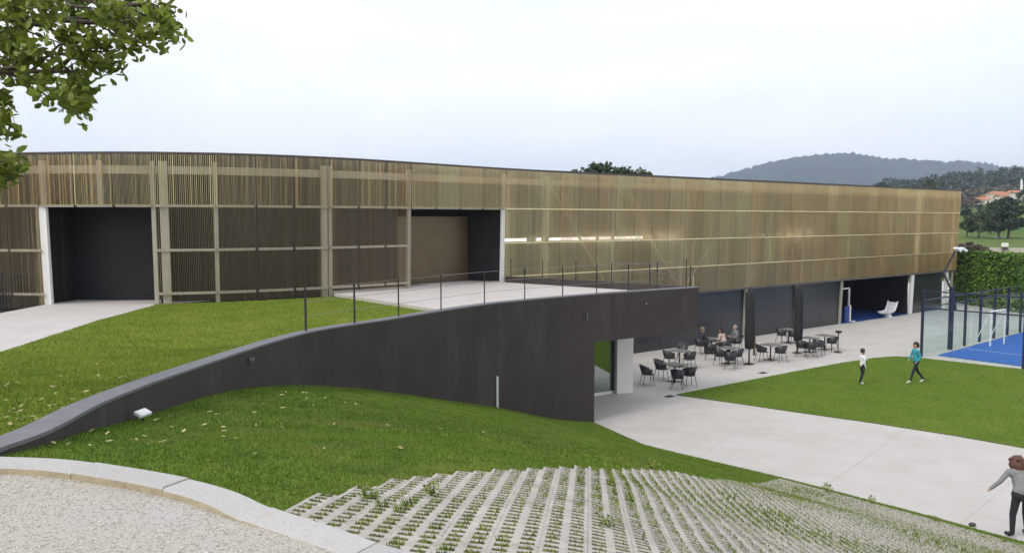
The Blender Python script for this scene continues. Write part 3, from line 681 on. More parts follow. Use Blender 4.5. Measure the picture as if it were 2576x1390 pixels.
# ================================================================== PAVERS
CA, CB, NA, NB_ = .090, .130, 3, 2
az = R(5.6); da = Vector((math.sin(az), math.cos(az))); db = Vector((da.y, -da.x))
pvpix = [(700, 1288), (790, 1262), (880, 1240), (960, 1222), (1060, 1207), (1180, 1193), (1300, 1187), (1420, 1184), (1500, 1183), (1600, 1184), (1690, 1189)]
pvp = [q.xy for q in (on_surface(x, y, hill) for x, y in pvpix) if q]
off = []
for a in near_edge[3:]:
    off.append(Vector((a.x-.55, a.y-.55)))
pvp += [W(1790, 1197, 11.0).xy, W(1860, 1208, 14.0).xy]+[q for q in off if q.x > W(1860, 1208, 14).x+.5]+[Vector((17, 7)), Vector((10, 1)), Vector((5, 1.45))]
pvp += [kc[j].xy for j in range(len(kc)-1, -1, -6) if kc[j].x > pvp[0].x and kc[j].x < 5]
def paver_mesh(mask):                        # a slab of NB_ x NA cells, some possibly cut away
    g_ = .001; T = .05; L_, W_ = NA*CA, NB_*CB; vs, fs, holes = [], [], []
    for i in range(NB_):
        for j in range(NA):
            if not mask[i][j]: continue
            x0, x1, y0, y1 = -W_/2+i*CB, -W_/2+(i+1)*CB, -L_/2+j*CA, -L_/2+(j+1)*CA
            l = i == 0 or not mask[i-1][j]; r = i == NB_-1 or not mask[i+1][j]; b = j == 0 or not mask[i][j-1]; t = j == NA-1 or not mask[i][j+1]
            X = [x0+(g_ if l else 0), x0+.0245, x1-.0245, x1-(g_ if r else 0)]; Y = [y0+(g_ if b else 0), y0+.018, y1-.018, y1-(g_ if t else 0)]; k = len(vs)
            vs += [(x, y, z) for z in (0, -T) for y in Y for x in X]
            q = lambda a, c: k+c*4+a
            for a in range(3):
                for c in range(3):
                    if (a, c) != (1, 1): fs.append((q(a, c), q(a+1, c), q(a+1, c+1), q(a, c+1)))
            for u, v in (((1, 1), (2, 1)), ((2, 1), (2, 2)), ((2, 2), (1, 2)), ((1, 2), (1, 1))): fs.append((q(*u), q(*v), q(*v)+16, q(*u)+16))
            if l: fs.append((q(0, 0), q(0, 3), q(0, 3)+16, q(0, 0)+16))
            if r: fs.append((q(3, 3), q(3, 0), q(3, 0)+16, q(3, 3)+16))
            if b: fs.append((q(3, 0), q(0, 0), q(0, 0)+16, q(3, 0)+16))
            if t: fs.append((q(0, 3), q(3, 3), q(3, 3)+16, q(0, 3)+16))
            holes.append(((x0+x1)/2, (y0+y1)/2))
    return np.array(vs), np.array(fs), holes
pvroot = bpy.data.objects.new('grid_pavement', None); COL.objects.link(pvroot); pvroot['kind'] = 'structure'
org = Vector((0, 4)); cands = []
for i in range(-10, 95):
    for j in range(-20, 80):
        c = org+da*(i*NA*CA)+db*(j*NB_*CB)
        if abs(c.x) > c.y*.69+.4: continue
        mask = tuple(tuple(inside(c+db*((u+.5-NB_/2)*CB)+da*((v+.5-NA/2)*CA), pvp) for v in range(NA)) for u in range(NB_))
        if any(any(q) for q in mask): cands.append((c, mask))
cands.sort(key=lambda c: c[0].length); pcache = {}
A2, B2 = np.array(da), np.array(db)
def drape(c, loc, tilt):                     # paver-local points laid on the slope
    xy = np.array(c)+loc[:, :1]*B2+loc[:, 1:2]*A2
    return np.c_[xy, hill.many(xy)+.024+loc[:, 2]+loc[:, 0]*tilt[0]+loc[:, 1]*tilt[1]+tilt[2]]
restV, restF, tv, soilq = [], [], [], []
weedmask = lambda x, y: .5+.5*math.sin(x*1.7+.6*math.sin(y*1.3))*math.sin(y*1.1+1.2*math.sin(x*.8))
nrest = 0
for q, (c, mask) in enumerate(cands):
    if mask not in pcache:
        PV, PF, holes = paver_mesh(mask); HO = np.array([(x, y, -.008) for x, y in holes])
        LQ = np.array([(x+sx*(CB/2-.003), y+sy*(CA/2-.003), -.006) for x, y in holes for sx, sy in ((-1, -1), (1, -1), (1, 1), (-1, 1))]); pcache[mask] = (PV, PF, HO, LQ)
    PV, PF, HO, LQ = pcache[mask]
    tl = (random.gauss(0, .005), random.gauss(0, .006), random.uniform(-.0015, .0015))
    V = drape(c, PV, tl)
    if q < 300: tri_mesh('paver', V, PF, 'paver', pvroot)
    else: restF.append(PF+nrest); restV.append(V); nrest += len(V)
    soilq.append(drape(c, LQ, tl)); H = drape(c, HO, tl)
    for hx, hy, hz in H:
        wgt = weedmask(hx, hy)*random.random(); far_ = hy > 9
        for _ in range(int((9+18*wgt)*(.55 if far_ else 1))):
            tv.append((hx+random.uniform(-.036, .036), hy+random.uniform(-.024, .024), hz, .013+(.006 if hy > 7.5 else 0)+.035*wgt**2*random.random()+(.05*random.random() if wgt > .86 else 0)))
if restV: tri_mesh('far_pavers', np.concatenate(restV), np.concatenate(restF), 'paver', pvroot, kind='stuff')
tri_mesh('paver_soil', np.concatenate(soilq), np.arange(sum(len(q_) for q_ in soilq)).reshape(-1, 4), 'soil', pvroot, kind='stuff')
tv = np.array(tv); n_ = len(tv)
a_ = rng.uniform(0, 2*np.pi, n_); u_ = np.c_[np.cos(a_), np.sin(a_), 0*a_]*np.where(tv[:, 1:2] > 7.5, .0065, .005); l_ = np.c_[rng.normal(0, .35, (n_, 2)), np.ones(n_)]*tv[:, 3:4]*1.25
V = np.stack([tv[:, :3]-u_, tv[:, :3]+u_, tv[:, :3]+l_], 1).reshape(-1, 3)
o = tri_mesh('paver_grass', V, np.arange(3*n_).reshape(-1, 3), 'weed', kind='stuff'); tag(o, 'sparse grass growing in the cells of the grid pavers', 'grass')

# ================================================================== GRASS BLADES
def scatter(poly, f, dens, h, wd, name, m, label, ylim=None, excl=None):
    xs = [p[0] for p in poly]; ys = [p[1] for p in poly]; x0, x1, y0, y1 = min(xs), max(xs), min(ys), max(ys)
    if ylim: y0, y1 = max(y0, ylim[0]), min(y1, ylim[1])
    n = int((x1-x0)*(y1-y0)*dens); P = np.c_[rng.uniform(x0, x1, n), rng.uniform(y0, y1, n)]
    pl = np.array([tuple(p[:2]) for p in poly])
    def ins(P, pl):
        c = np.zeros(len(P), bool); j = len(pl)-1
        for i in range(len(pl)):
            xi, yi, xj, yj = *pl[i], *pl[j]
            with np.errstate(divide='ignore', invalid='ignore'):
                c ^= ((yi > P[:, 1]) != (yj > P[:, 1])) & (P[:, 0] < (xj-xi)*(P[:, 1]-yi)/(yj-yi+1e-12)+xi)
            j = i
        return c
    k = ins(P, pl) & (np.abs(P[:, 0]) < P[:, 1]*.70+.6)
    if excl is not None: k &= ~ins(P, np.array([tuple(p) for p in excl]))
    P = P[k]; Z = np.concatenate([f.many(c) for c in np.array_split(P, max(1, len(P)//20000))]) if hasattr(f, 'many') else np.full(len(P), f)
    V, F = blade_arrays(np.c_[P, Z-.004], h, wd)
    o = tri_mesh(name, V, F, m, kind='stuff'); tag(o, label, 'grass')
scatter(hill_poly, hill, 4200, .024, .009, 'near_grass', 'blade', 'short grass covering the slope in front of the black wall', (4, 9), pvp)
scatter(hill_poly, hill, 1400, .03, .016, 'slope_grass', 'blade', 'short grass on the slope running down to the concrete path', (9, 26), pvp)
scatter(ul, upper, 1500, .04, .012, 'upper_grass', 'blade_up', 'bright short grass on the upper lawn behind the black wall', (5, 15))
scatter(ul, upper, 600, .04, .018, 'upper_far_grass', 'blade_up', 'bright short grass on the upper lawn near the golden building', (15, 29))
scatter([tuple(p[:2]) for p in lawn_poly], .03, 330, .04, .02, 'lawn_grass', 'blade', 'mown grass of the flat lawn beside the cafe patio')

# ================================================================== TREES AND BACKGROUND
def ellipsoid_points(n, c, r, shell=.55):
    d = unit(rng.normal(size=(n, 3))); k = (shell+(1-shell)*rng.uniform(0, 1, n)**.5)[:, None]
    return np.array(c)+d*k*np.array(r)
def crown_clumps(h, r, nclump, nleaf, z0=.35):
    pts = []
    for _ in range(nclump):
        a = rng.uniform(0, 2*np.pi); t = rng.uniform(z0, 1.0); rr = r*math.sin(math.pi*min(1, (t-z0)/(1-z0)*.82+.14))**.7*rng.uniform(.35, 1.0)
        pts.append(ellipsoid_points(nleaf, (math.cos(a)*rr, math.sin(a)*rr, h*t-.05*h), (r*.33, r*.33, h*.10), .3))
    return np.concatenate(pts)
def tree_proto(h, r, m, nclump=26, nleaf=95, leaf=.5, z0=.3):
    root = bpy.data.objects.new('tree', None); COL.objects.link(root)
    mb = MB().path([(0, 0, -1), (0, 0, 0), (.1, .05, h*.3), (.05, .1, h*.62), (0, 0, h*.85)], [h*.035, h*.03, h*.022, h*.013, h*.004], 8)
    for k in range(6):
        a = k*1.05+.3; z = h*(.28+.07*k); mb.path([(0, 0, z), (math.cos(a)*r*.35, math.sin(a)*r*.35, z+h*.10), (math.cos(a)*r*.7, math.sin(a)*r*.7, z+h*.16)], [h*.012, h*.008, h*.003], 6)
    lpart('trunk', mb, 'bark', root, True)
    V, F = leaf_arrays(crown_clumps(h, r, nclump, nleaf, z0), leaf, .7, .1)
    tri_mesh('crown', V, F, m, root); return root
protos = [tree_proto(9, 4.2, 'far_a'), tree_proto(12, 3.4, 'far_a', 30), tree_proto(8, 3.8, 'far_c', 24), tree_proto(7, 3.6, 'far_b', 20), tree_proto(14, 2.2, 'far_a', 30, z0=.15)]
used = set()
def place_tree(k, p, sc, label, group=None, name='tree'):
    o = protos[k] if k not in used else copy_tree(protos[k]); used.add(k)
    o.name = name; o.location = p; o.scale = (sc,)*3; o.rotation_euler = (0, 0, random.uniform(0, 6.28)); tag(o, label, 'tree', group)
    return o
def hz(x, y): # rolling land beyond the building
    return 0
land_pts = []
for px, py, d in ((2380, 612, 150), (2480, 622, 118), (2600, 624, 118), (2700, 624, 118), (2420, 560, 260), (2520, 585, 190), (2576, 560, 230), (2700, 545, 240), (2440, 515, 380), (2500, 505, 430), (2576, 500, 430), (2700, 500, 430), (2300, 520, 480), (2150, 530, 480), (2400, 478, 640), (2500, 462, 680), (2576, 455, 700), (2750, 455, 700), (2250, 495, 640), (2100, 500, 640), (1900, 520, 600), (1600, 528, 600), (1200, 535, 600), (800, 540, 600)):
    land_pts.append(tuple(W(px, py, d)))
land_pts += [(-200, 120, -1), (0, 105, -1), (60, 100, .5), (150, 112, 2.0), (-300, 700, 4), (500, 300, 14), (600, 700, 38), (700, 1000, 20), (300, 1000, 15), (-300, 1000, 5), (260, 120, 2)]
land = TPS(land_pts, .05)
fieldp = [(-250, 108), (66, 104), (300, 100), (620, 300), (700, 1000), (-300, 1000)]
sheet('hillside', fieldp, land, 22, 'terrain')
# individual trees on the hillside (photo position, distance, kind, size)
hill_trees = [
    (2432, 600, 175, 0, .7, 'round dark evergreen just right of the hall corner, lowest on the hillside'),
    (2462, 606, 170, 2, .75, 'olive green bushy tree left of the tall dark pair on the hillside'),
    (2490, 604, 185, 1, .62, 'tall dark evergreen left of the widest dark tree on the hillside'),
    (2512, 606, 165, 0, .75, 'dark round tree behind the grey lamp post on the hillside'),
    (2536, 608, 165, 0, .95, 'widest dark evergreen beside the green field on the hillside'),
    (2545, 560, 230, 1, .6, 'slim dark tree above the widest evergreen on the hillside'),
    (2505, 556, 240, 4, .55, 'narrow conical dark tree in the middle of the hillside'),
    (2420, 545, 300, 3, .9, 'brownish bare tree touching the golden corner of the hall'),
    (2445, 530, 330, 3, .8, 'brown tree below the pale cottages on the hillside'),
    (2470, 545, 280, 2, .6, 'small olive tree in the meadow beside the hall corner'),
    (2575, 520, 330, 0, .8, 'dark tree on the bank at the right edge above the green field'),
    (2430, 624, 105, 3, .42, 'low tan shrub tree behind the hedge next to the hall corner'),
    (2460, 625, 104, 3, .38, 'low yellowish shrub tree behind the hedge left of the pale wall')]
for px, py, d, k, sc, lab in hill_trees:
    p = W(px, py, d); place_tree(k, (p.x, p.y, land(p.x, p.y)-.2), sc, lab, 'trees on the hillside')
for px, d, k, sc, ytop, lab in ((1500, 92, 0, 1.15, 424, 'largest dark treetop showing above the roof of the hall'), (1560, 95, 0, .9, 431, 'middle treetop above the hall roof between two others'), (1608, 98, 2, .8, 431, 'smallest treetop above the hall roof, right of two others')):
    p = W(px, ytop, d); hh = (9, 12, 8)[k]*sc; place_tree(k, (p.x, p.y, p.z-hh*.97), sc, lab, 'treetops behind the roof')
for px, d, k, sc, ytop, lab in ((2218, 330, 0, 1.2, 461, 'dark treetop over the roof in front of the blue mountain'), (2175, 340, 3, 1.2, 468, 'brownish treetop over the roof left of the dark one'), (2330, 350, 2, 1.5, 452, 'olive treetop over the roof near the right end of the hall')):
    p = W(px, ytop, d); hh = (9, 12, 8, 7)[k]*sc; place_tree(k, (p.x, p.y, p.z-hh*.97), sc, lab, 'treetops behind the roof')
# wooded ridge, and an unseen wood added behind the camera for facade reflections
def wood(name, spots, m, leaf, nleaf, label):
    C = []
    for x, y, z, h, r in spots:
        k = rng.integers(5, 8)
        for _ in range(k):
            C.append(ellipsoid_points(nleaf, (x+rng.normal(0, r*.45), y+rng.normal(0, r*.45), z+h*rng.uniform(.35, .9)), (r*.5, r*.5, h*.2), .3))
    V, F = leaf_arrays(np.concatenate(C), leaf, .8, .1); o = tri_mesh(name, V, F, m, kind='stuff'); tag(o, label, 'wood')
sp_ = []
for _ in range(210):
    px = rng.uniform(2230, 2760); d = rng.uniform(560, 720); X = (px-CX)/FPX*d; sp_.append((X, d, land(X, d)-1, rng.uniform(8, 15), rng.uniform(4, 6.5)))
for _ in range(60):
    px = rng.uniform(2060, 2300); d = rng.uniform(560, 660); X = (px-CX)/FPX*d; sp_.append((X, d, land(X, d)-1, rng.uniform(7, 11), rng.uniform(4, 6)))
wood('ridge_wood', sp_, 'far_a', 1.8, 28, 'dark mixed wood on the ridge below the blue mountain')
sp_ = []
for _ in range(40):
    px = rng.uniform(2400, 2620); d = rng.uniform(470, 560); X = (px-CX)/FPX*d; sp_.append((X, d, land(X, d)-1, rng.uniform(6, 10), rng.uniform(3, 5)))
wood('brown_wood', sp_, 'far_b', 1.5, 28, 'brownish leafless wood above the village houses')
sp_ = []
for k in range(120):
    a = rng.uniform(R(-115), R(105)); rr = rng.uniform(34, 60); x, y = math.sin(a)*rr, -math.cos(a)*rr
    if y > 8 and x > -30: continue
    sp_.append((x, y, 4.2 if x < 15 else 1.0, rng.uniform(7, 10.5), rng.uniform(3, 4.5)))
wood('reflection_wood', sp_, 'far_a', 1.0, 60, 'unseen dark wood added behind the camera for the facade to reflect')
# mountain
prof = [(900, 540), (1400, 525), (1650, 490), (1790, 451), (1900, 425), (2000, 405), (2090, 394), (2135, 390), (2180, 401), (2240, 409), (2300, 408), (2370, 412), (2400, 407), (2450, 410), (2520, 424), (2576, 432), (2750, 455), (3000, 480), (3400, 520)]
D0 = 2900; px_ = np.array([p[0] for p in prof]); py_ = np.array([p[1] for p in prof])
nx, ny = 420, 40; xs = np.linspace(900, 3400, nx); top = np.interp(xs, px_, py_)
hgt = EYE+(550-top)/FPX*D0
nzv = np.cumsum(rng.normal(0, 1, nx)); nzv -= np.linspace(nzv[0], nzv[-1], nx); hgt = hgt+nzv*.25+rng.normal(0, 1.6, nx)+2.5*np.maximum(0, rng.normal(0, 1, nx))
V = []
for j in range(ny):
    t = j/(ny-1); d = D0-1100*(1-t); f = math.sin(t*math.pi/2)**1.15
    ripple = 14*np.sin(xs*.021+t*5)*(1-t)*t*2+rng.normal(0, 2.2, nx)*(.3+t)
    V.append(np.c_[(xs-CX)/FPX*d, np.full(nx, d), -1+(hgt+1)*f+ripple*(t < .98)])
V.append(np.c_[(xs-CX)/FPX*(D0+500), np.full(nx, D0+500), np.full(nx, -2.0)])
V = np.concatenate(V); F = np.array([(j*nx+i, j*nx+i+1, (j+1)*nx+i+1, (j+1)*nx+i) for j in range(ny) for i in range(nx-1)])
o = tri_mesh('mountain', V, F, 'mountain'); o['kind'] = 'structure'
# village houses
def house(px, py, d, wd, dp, ht, rz, label, hip=False):
    wd, dp, ht = wd*.62, dp*.62, ht*.72; p = W(px, py, d); z = land(p.x, p.y)-.3; r = thing('house', label, 'house', (p.x, p.y, z), 0, 'village houses'); m = Matrix.Rotation(rz, 3, 'Z'); P0 = Vector((p.x, p.y, z))
    part('wall', MB().box(P0+Vector((0, 0, ht/2)), (wd, dp, ht), rz), 'render', r)
    hx, hy, rh = wd/2+.4, dp/2+.4, dp*.28; e_ = hx*.55 if hip else hx
    vs = [P0+m@Vector(v) for v in ((-hx, -hy, ht), (hx, -hy, ht), (hx, hy, ht), (-hx, hy, ht), (-e_, 0, ht+rh), (e_, 0, ht+rh))]
    part('roof', MB().add(vs, [(0, 1, 5, 4), (2, 3, 4, 5), (1, 2, 5), (3, 0, 4), (3, 2, 1, 0)]), 'tile', r)
    for k in range(3):
        for zz in ([.5] if ht < 4 else [.27, .72]):
            c = P0+m@Vector((-wd*.3+wd*.3*k, -dp/2-.02, ht*zz)); wn = part('window', MB().box(c, (.9, .06, 1.1), rz), 'render', r); part('pane', MB().box(c+m@Vector((0, -.04, 0)), (.74, .03, .94), rz), 'pane', r).parent = wn
house(2487, 497, 440, 12, 8, 3.4, .3, 'low house with orange roof, left end of the village row')
house(2508, 499, 430, 14, 9, 5.2, -.2, 'pale orange roofed house in the middle of the village row', True)
house(2521, 500, 425, 9, 7, 3.4, .1, 'small white house right of the middle village house')
house(2548, 494, 455, 13, 9, 5.8, .25, 'red brown roofed house left of the white mast', True)
house(2566, 496, 440, 12, 8, 5.4, -.15, 'orange roofed house behind the white mast at the right edge')
house(2455, 512, 380, 9, 7, 3.2, .4, 'small pale cottage nearest the golden corner of the hall')
house(2470, 509, 385, 10, 6, 3.2, -.1, 'low white cottage right of the one by the hall corner')
def pole(px, yb, yt, d, r, m, label, name='mast', arm=False):
    a, b = W(px, yb, d), W(px, yt, d); t = thing(name, label, name.replace('_', ' '), tuple(a)); mb = MB().tube(a, b, r, r*.7, 8); part('shaft', mb, m, t)
    if arm: part('lamp_head', MB().box(b+Vector((.35, 0, .02)), (.9, .3, .12)).box(b-Vector((.35, 0, -.02)), (.9, .3, .12)), m, t)
    else: part('antenna', MB().tube(b, b+Vector((0, 0, .8)), r*.35, n=6), m, t)
pole(2570, 500, 453, 420, .7, 'white', 'tall white mast beside the orange roofs at the right edge')
pole(2513, 624, 597, 112, .07, 'cable', 'grey lamp post behind the hedge in front of the dark trees', 'lamp_post', True)
# pale wall along the road behind the hedge, with parked vehicles
a, b = W(2470, 626, 112), W(2700, 628, 112)
o = part('boundary_wall', MB().beam((a.x, a.y, 1.6), (b.x, b.y, 1.6), .3, 1.9), 'render', None); tag(o, 'low pale boundary wall running behind the top of the hedge', 'wall')
p = W(2528, 620, 111.5); t = thing('roadside_cabinet', 'small white cabinet above the hedge right of the grey lamp post', 'cabinet', tuple(p))
part('case', MB().box(p+Vector((0, 0, .25)), (.75, .4, .55)), 'white', t); part('plinth', MB().box(p+Vector((0, 0, -.2)), (.6, .35, .5)), 'drain', t)
# clipped hedge beyond the corner of the hall
h0_, h1_ = W(2404, 760, 63.5), W(2760, 760, 50)
hv = thing('hedge', 'tall dense green hedge wall to the right of the golden hall', 'hedge', (h0_.x, h0_.y, 0))
dr = (Vector((h1_.x, h1_.y))-Vector((h0_.x, h0_.y))); L_ = dr.length; dr.normalize(); qn = Vector((dr.y, -dr.x)); HT = 4.1
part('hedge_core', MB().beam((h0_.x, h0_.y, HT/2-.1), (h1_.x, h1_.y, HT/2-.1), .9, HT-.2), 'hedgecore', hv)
n = 16000; k = rng.uniform(0, L_, n); z = rng.uniform(0, HT, n); front_ = rng.uniform(0, 1, n) < .85
off_ = np.where(front_, .48+rng.normal(0, .09, n)+.12*np.sin(k*1.3)*np.sin(z*1.9), rng.uniform(-.5, .5, n)); z = np.where(front_, z, HT-.12+np.abs(rng.normal(0, .07, n)))
C = np.c_[h0_.x+dr.x*k+qn.x*off_, h0_.y+dr.y*k+qn.y*off_, z]-np.array([h0_.x, h0_.y, 0])
V, F = leaf_arrays(C, .22, .7, .3); tri_mesh('foliage', V, F, 'hedge', hv)

# --- the broad-leaved tree whose branches hang into the picture
tr = thing('broadleaf_tree', 'broad leaved tree whose branches hang in at the upper left', 'tree', (-8.2, 8.2, 4.6))
B_ = Vector((-8.2, 8.2, 4.6)); mb = MB()
mb.path([B_-Vector((0, 0, .4)), B_+Vector((0, 0, .3)), B_+Vector((.1, 0, 1.6)), B_+Vector((.3, -.1, 3.0)), B_+Vector((.2, 0, 5.0)), B_+Vector((0, 0, 7.2))], [.34, .27, .22, .18, .12, .04], 12)
blobs = []          # leaf clusters in view: photo position, distance, radius in photo units
for px, py, r_ in ((30, 20, 60), (110, 15, 60), (190, 20, 55), (270, 25, 60), (340, 20, 55), (400, 15, 42), (420, 45, 30), (435, 78, 24), (400, 80, 36), (352, 85, 38), (310, 60, 45), (330, 112, 22), (275, 130, 35), (230, 100, 45), (285, 165, 18), (245, 160, 35), (205, 140, 45), (170, 115, 45), (210, 190, 35), (190, 215, 30), (212, 240, 26), (185, 262, 26), (160, 240, 26), (200, 270, 14), (125, 190, 38), (90, 200, 22), (75, 150, 38), (110, 135, 38), (30, 150, 42), (25, 190, 22), (60, 60, 38), (140, 70, 32), (20, 90, 38), (130, 245, 12), (-5, 260, 14), (0, 292, 14), (2, 320, 6), (8, 405, 22), (22, 412, 14), (5, 435, 18), (-25, 405, 28), (-30, 450, 20), (-22, 300, 12), (-60, 190, 36), (-40, 100, 70)):
    d = rng.uniform(6.9, 8.0); blobs.append((W(px, py, d), r_/FPX*d))
for k in range(34): # rest of the crown, out of view
    a = rng.uniform(0, 6.28); t = rng.uniform(0, 1); rr = 3.4*math.sqrt(1-(.75*t)**2)*rng.uniform(.35, 1)
    q = Vector((-8.6+math.cos(a)*rr, 8.0+math.sin(a)*rr, 8.2+3.6*t))
    u = q.x/q.y*FPX+CX; v = 550-(q.z-EYE)/q.y*FPX
    if u < -90 or v < -120: blobs.append((q, rng.uniform(.55, .85)))
Cs = []
for c, r_ in blobs:
    n = int(min(16+190*r_*r_/.09, 170))
    for sub in ellipsoid_points(max(3, n//16), tuple(c), (r_*.62, r_*.62, r_*.55), .3): Cs.append(sub+rng.normal(0, .07, (16, 3)))
LC = np.concatenate(Cs)
V, F = leaf_arrays(LC-np.array(tr['base']), .108, .44, .55); tri_mesh('crown', V, F, 'leaf', tr)
limbs = [(W(60, 40, 7.5), 2.3), (W(300, 60, 7.4), 2.9), (W(190, 180, 7.3), 2.2), (W(-20, 400, 7.4), 1.4), (W(400, 20, 7.6), 3.4), (W(20, 150, 7.5), 1.9)]
for q, zs in limbs:
    s0 = B_+Vector((.25, -.05, zs+.6)); mid = s0.lerp(q, .5)+Vector((0, 0, .35)); mb.path([s0, mid, q], [.075, .045, .014], 7)
    near_ = sorted(blobs, key=lambda b: (b[0]-q).length)[:8]
    for c, r_ in near_:
        st = mid.lerp(q, random.uniform(.3, 1)); m2 = st.lerp(c, .55)+Vector((random.uniform(-.1, .1), 0, .08)); mb.path([st, m2, c], [.018, .011, .005], 5)
part('trunk', mb, 'bark', tr, True)
# --- small tree by the court, cut by the right edge
p = G(2600, 850, 0); sm_ = thing('young_tree', 'small leafy tree behind the court glass at the right edge', 'tree', (p.x, p.y, 0))
mb = MB().path([(0, 0, -.1), (.05, 0, 1.2), (0, .05, 2.2), (-.1, 0, 3.6)], [.07, .06, .045, .015], 8)
for a in range(7): mb.path([(0, 0, 1.1+.25*a), (math.cos(a*2.1)*.5, math.sin(a*2.1)*.5, 1.5+.3*a), (math.cos(a*2.1)*.95, math.sin(a*2.1)*.95, 1.55+.3*a)], [.025, .015, .006], 6)
lpart('trunk', mb, 'bark', sm_, True)
C = np.concatenate([ellipsoid_points(55, (math.cos(a*2.1)*.8, math.sin(a*2.1)*.8, 1.5+.3*(a % 9)), (.38, .38, .28), .3) for a in range(14)])
V, F = leaf_arrays(C, .17, .5, .4); tri_mesh('crown', V, F, 'shrub', sm_)

# ================================================================== COURT
A_ = Vector((19.75, 38.0)); d1, d2 = Vector((.77, .638)), Vector((.665, -.747))
cf = [A_+d1*.9+d2*.4, A_+d1*22, A_+d1*22+d2*10, A_+d2*10.4+d1*.4]
ct = MB().prism([tuple(q) for q in cf], .0, .035); o = part('court_surface', ct, 'blue', None); o['kind'] = 'structure'
ln = MB()
def cline(a, b, wd=.05):
    t = (b-a).normalized(); q = Vector((t.y, -t.x))*wd/2; ln.add([(a.x+q.x, a.y+q.y, .039), (b.x+q.x, b.y+q.y, .039), (b.x-q.x, b.y-q.y, .039), (a.x-q.x, a.y-q.y, .039)], [(0, 1, 2, 3)])
cline(A_+d1*3.9+d2*.4, A_+d1*3.9+d2*10); cline(A_+d1*3.9+d2*5.2, A_+d1*17+d2*5.2); cline(A_+d1*17+d2*.4, A_+d1*17+d2*10)
part('court_lines', ln, 'white', None)['kind'] = 'structure'
cr_ = thing('glass_court_fence', 'glass and dark steel fence around the blue padel court', 'fence', (A_.x, A_.y, 0))
def v3(p, z): return (p.x, p.y, z)
for t in (0, 3.3, 5.1, 7.1, 9.1, 11.1, 13.1, 15.1):
    q = A_+d1*t; wd = .10 if t != 3.3 else .18
    part('post', MB().beam(v3(q, 0), v3(q, 3.2 if t < 3.4 else 2.75), wd, wd), 'navy', cr_)
for a, b in zip((0, 3.3, 5.1, 7.1, 9.1, 11.1, 13.1), (3.3, 5.1, 7.1, 9.1, 11.1, 13.1, 15.1)):
    p, q = A_+d1*(a+.07), A_+d1*(b-.07); part('glass_pane', MB().beam(v3(p, 1.2), v3(q, 1.2), .012, 2.25), 'glass', cr_)
part('top_rail', MB().beam(v3(A_+d1*.06, 2.72), v3(A_+d1*15, 2.72), .05, .06), 'navy', cr_)
part('rail', MB().beam(v3(A_+d1*.06, 2.37), v3(A_+d1*15, 2.37), .04, .05), 'navy', cr_)
for t in (4.3, 8.6):
    q = A_+d2*t; part('post', MB().beam(v3(q, 0), v3(q, 3.2), .09, .09), 'navy', cr_)
part('end_rail', MB().beam(v3(A_+d2*.06, 2.37), v3(A_+d2*8.5, 2.37), .05, .06), 'navy', cr_)
part('end_rail', MB().beam(v3(A_+d2*.06, 3.18), v3(A_+d2*8.5, 3.18), .05, .06), 'navy', cr_)
for k in range(4):
    p, q = A_+d2*(.06+k*2.12), A_+d2*(2.10+k*2.12); part('glass_pane', MB().beam(v3(p, 1.2), v3(q, 1.2), .012, 2.25), 'glass', cr_)
wm = MB()
for k in range(0, 33): a = A_+d2*(k*.25); wm.beam(v3(a, 2.4), v3(a, 3.15), .005, .005)
for z in (2.6, 2.8, 3.0): wm.beam(v3(A_, z), v3(A_+d2*8.5, z), .005, .005)
part('wire_net', wm, 'navy', cr_)
# floodlight on its cranked mast
fl = thing('floodlight_mast', 'cranked black floodlight mast at the corner of the padel court', 'floodlight', (A_.x+d1.x*3.3, A_.y+d1.y*3.3, 0)); Yf = (A_+d1*3.3).y
pts = [W(2404, 780, Yf), W(2400, 745, Yf), W(2374, 687, Yf), W(2402, 632, Yf)]
part('mast', MB().path(pts, [.06, .06, .055, .05], 8), 'steel', fl)
for px in (2409, 2423):
    q = W(px, 627, Yf); hd = part('lamp_head', MB().box(q, (.26, .4, .10), mtx=Matrix.Rotation(.6, 3, 'Y')), 'whiteplastic', fl)
part('cross_arm', MB().beam(W(2400, 634, Yf), W(2430, 630, Yf), .04, .04), 'steel', fl)
def goal(px, py, wd, ht, dp, rz, label):
    p = G(px, py, .04); t = thing('goal_frame', label, 'goal', tuple(p), rz); r_ = .04
    for x in (-wd/2, wd/2): lpart('upright', MB().tube((x, 0, 0), (x, 0, ht), r_), 'white', t); lpart('stay', MB().tube((x, 0, ht), (x, dp, 0), r_*.6), 'white', t)
    lpart('crossbar', MB().tube((-wd/2, 0, ht-r_), (wd/2, 0, ht-r_), r_), 'white', t); lpart('base_bar', MB().tube((-wd/2, dp, .03), (wd/2, dp, .03), r_*.6), 'white', t)
goal(2508, 867, 1.5, 1.85, .8, .6, 'white tubular goal frame standing behind the court glass')
q = fpos(s_at(2153, 755), -.9)[0]; t = thing('indoor_goal', 'white goal frame on the blue hall floor below the golden mesh', 'goal', (q.x, q.y, .02), math.atan2(.6, .8))
for x in (-.75, .75): lpart('upright', MB().beam((x, 0, 0), (x, 0, 2.1), .09, .09), 'white', t)
lpart('crossbar', MB().beam((-.75, 0, 2.1), (.75, 0, 2.1), .09, .09), 'white', t); lpart('back_bar', MB().beam((-.75, .7, .05), (.75, .7, .05), .06, .06), 'white', t)
q = fpos(s_at(2150, 785), -.55)[0]; t = thing('barrier_board', 'white and blue board leaning inside the indoor goal', 'board', (q.x, q.y, .02), math.atan2(.6, .8))
lpart('panel', MB().box((0, 0, .5), (.5, .06, 1.0)), 'bluefloor', t); lpart('post', MB().box((.33, 0, .52), (.14, .12, 1.04)), 'white', t); lpart('foot', MB().box((.33, -.1, .03), (.2, .5, .06)), 'white', t)
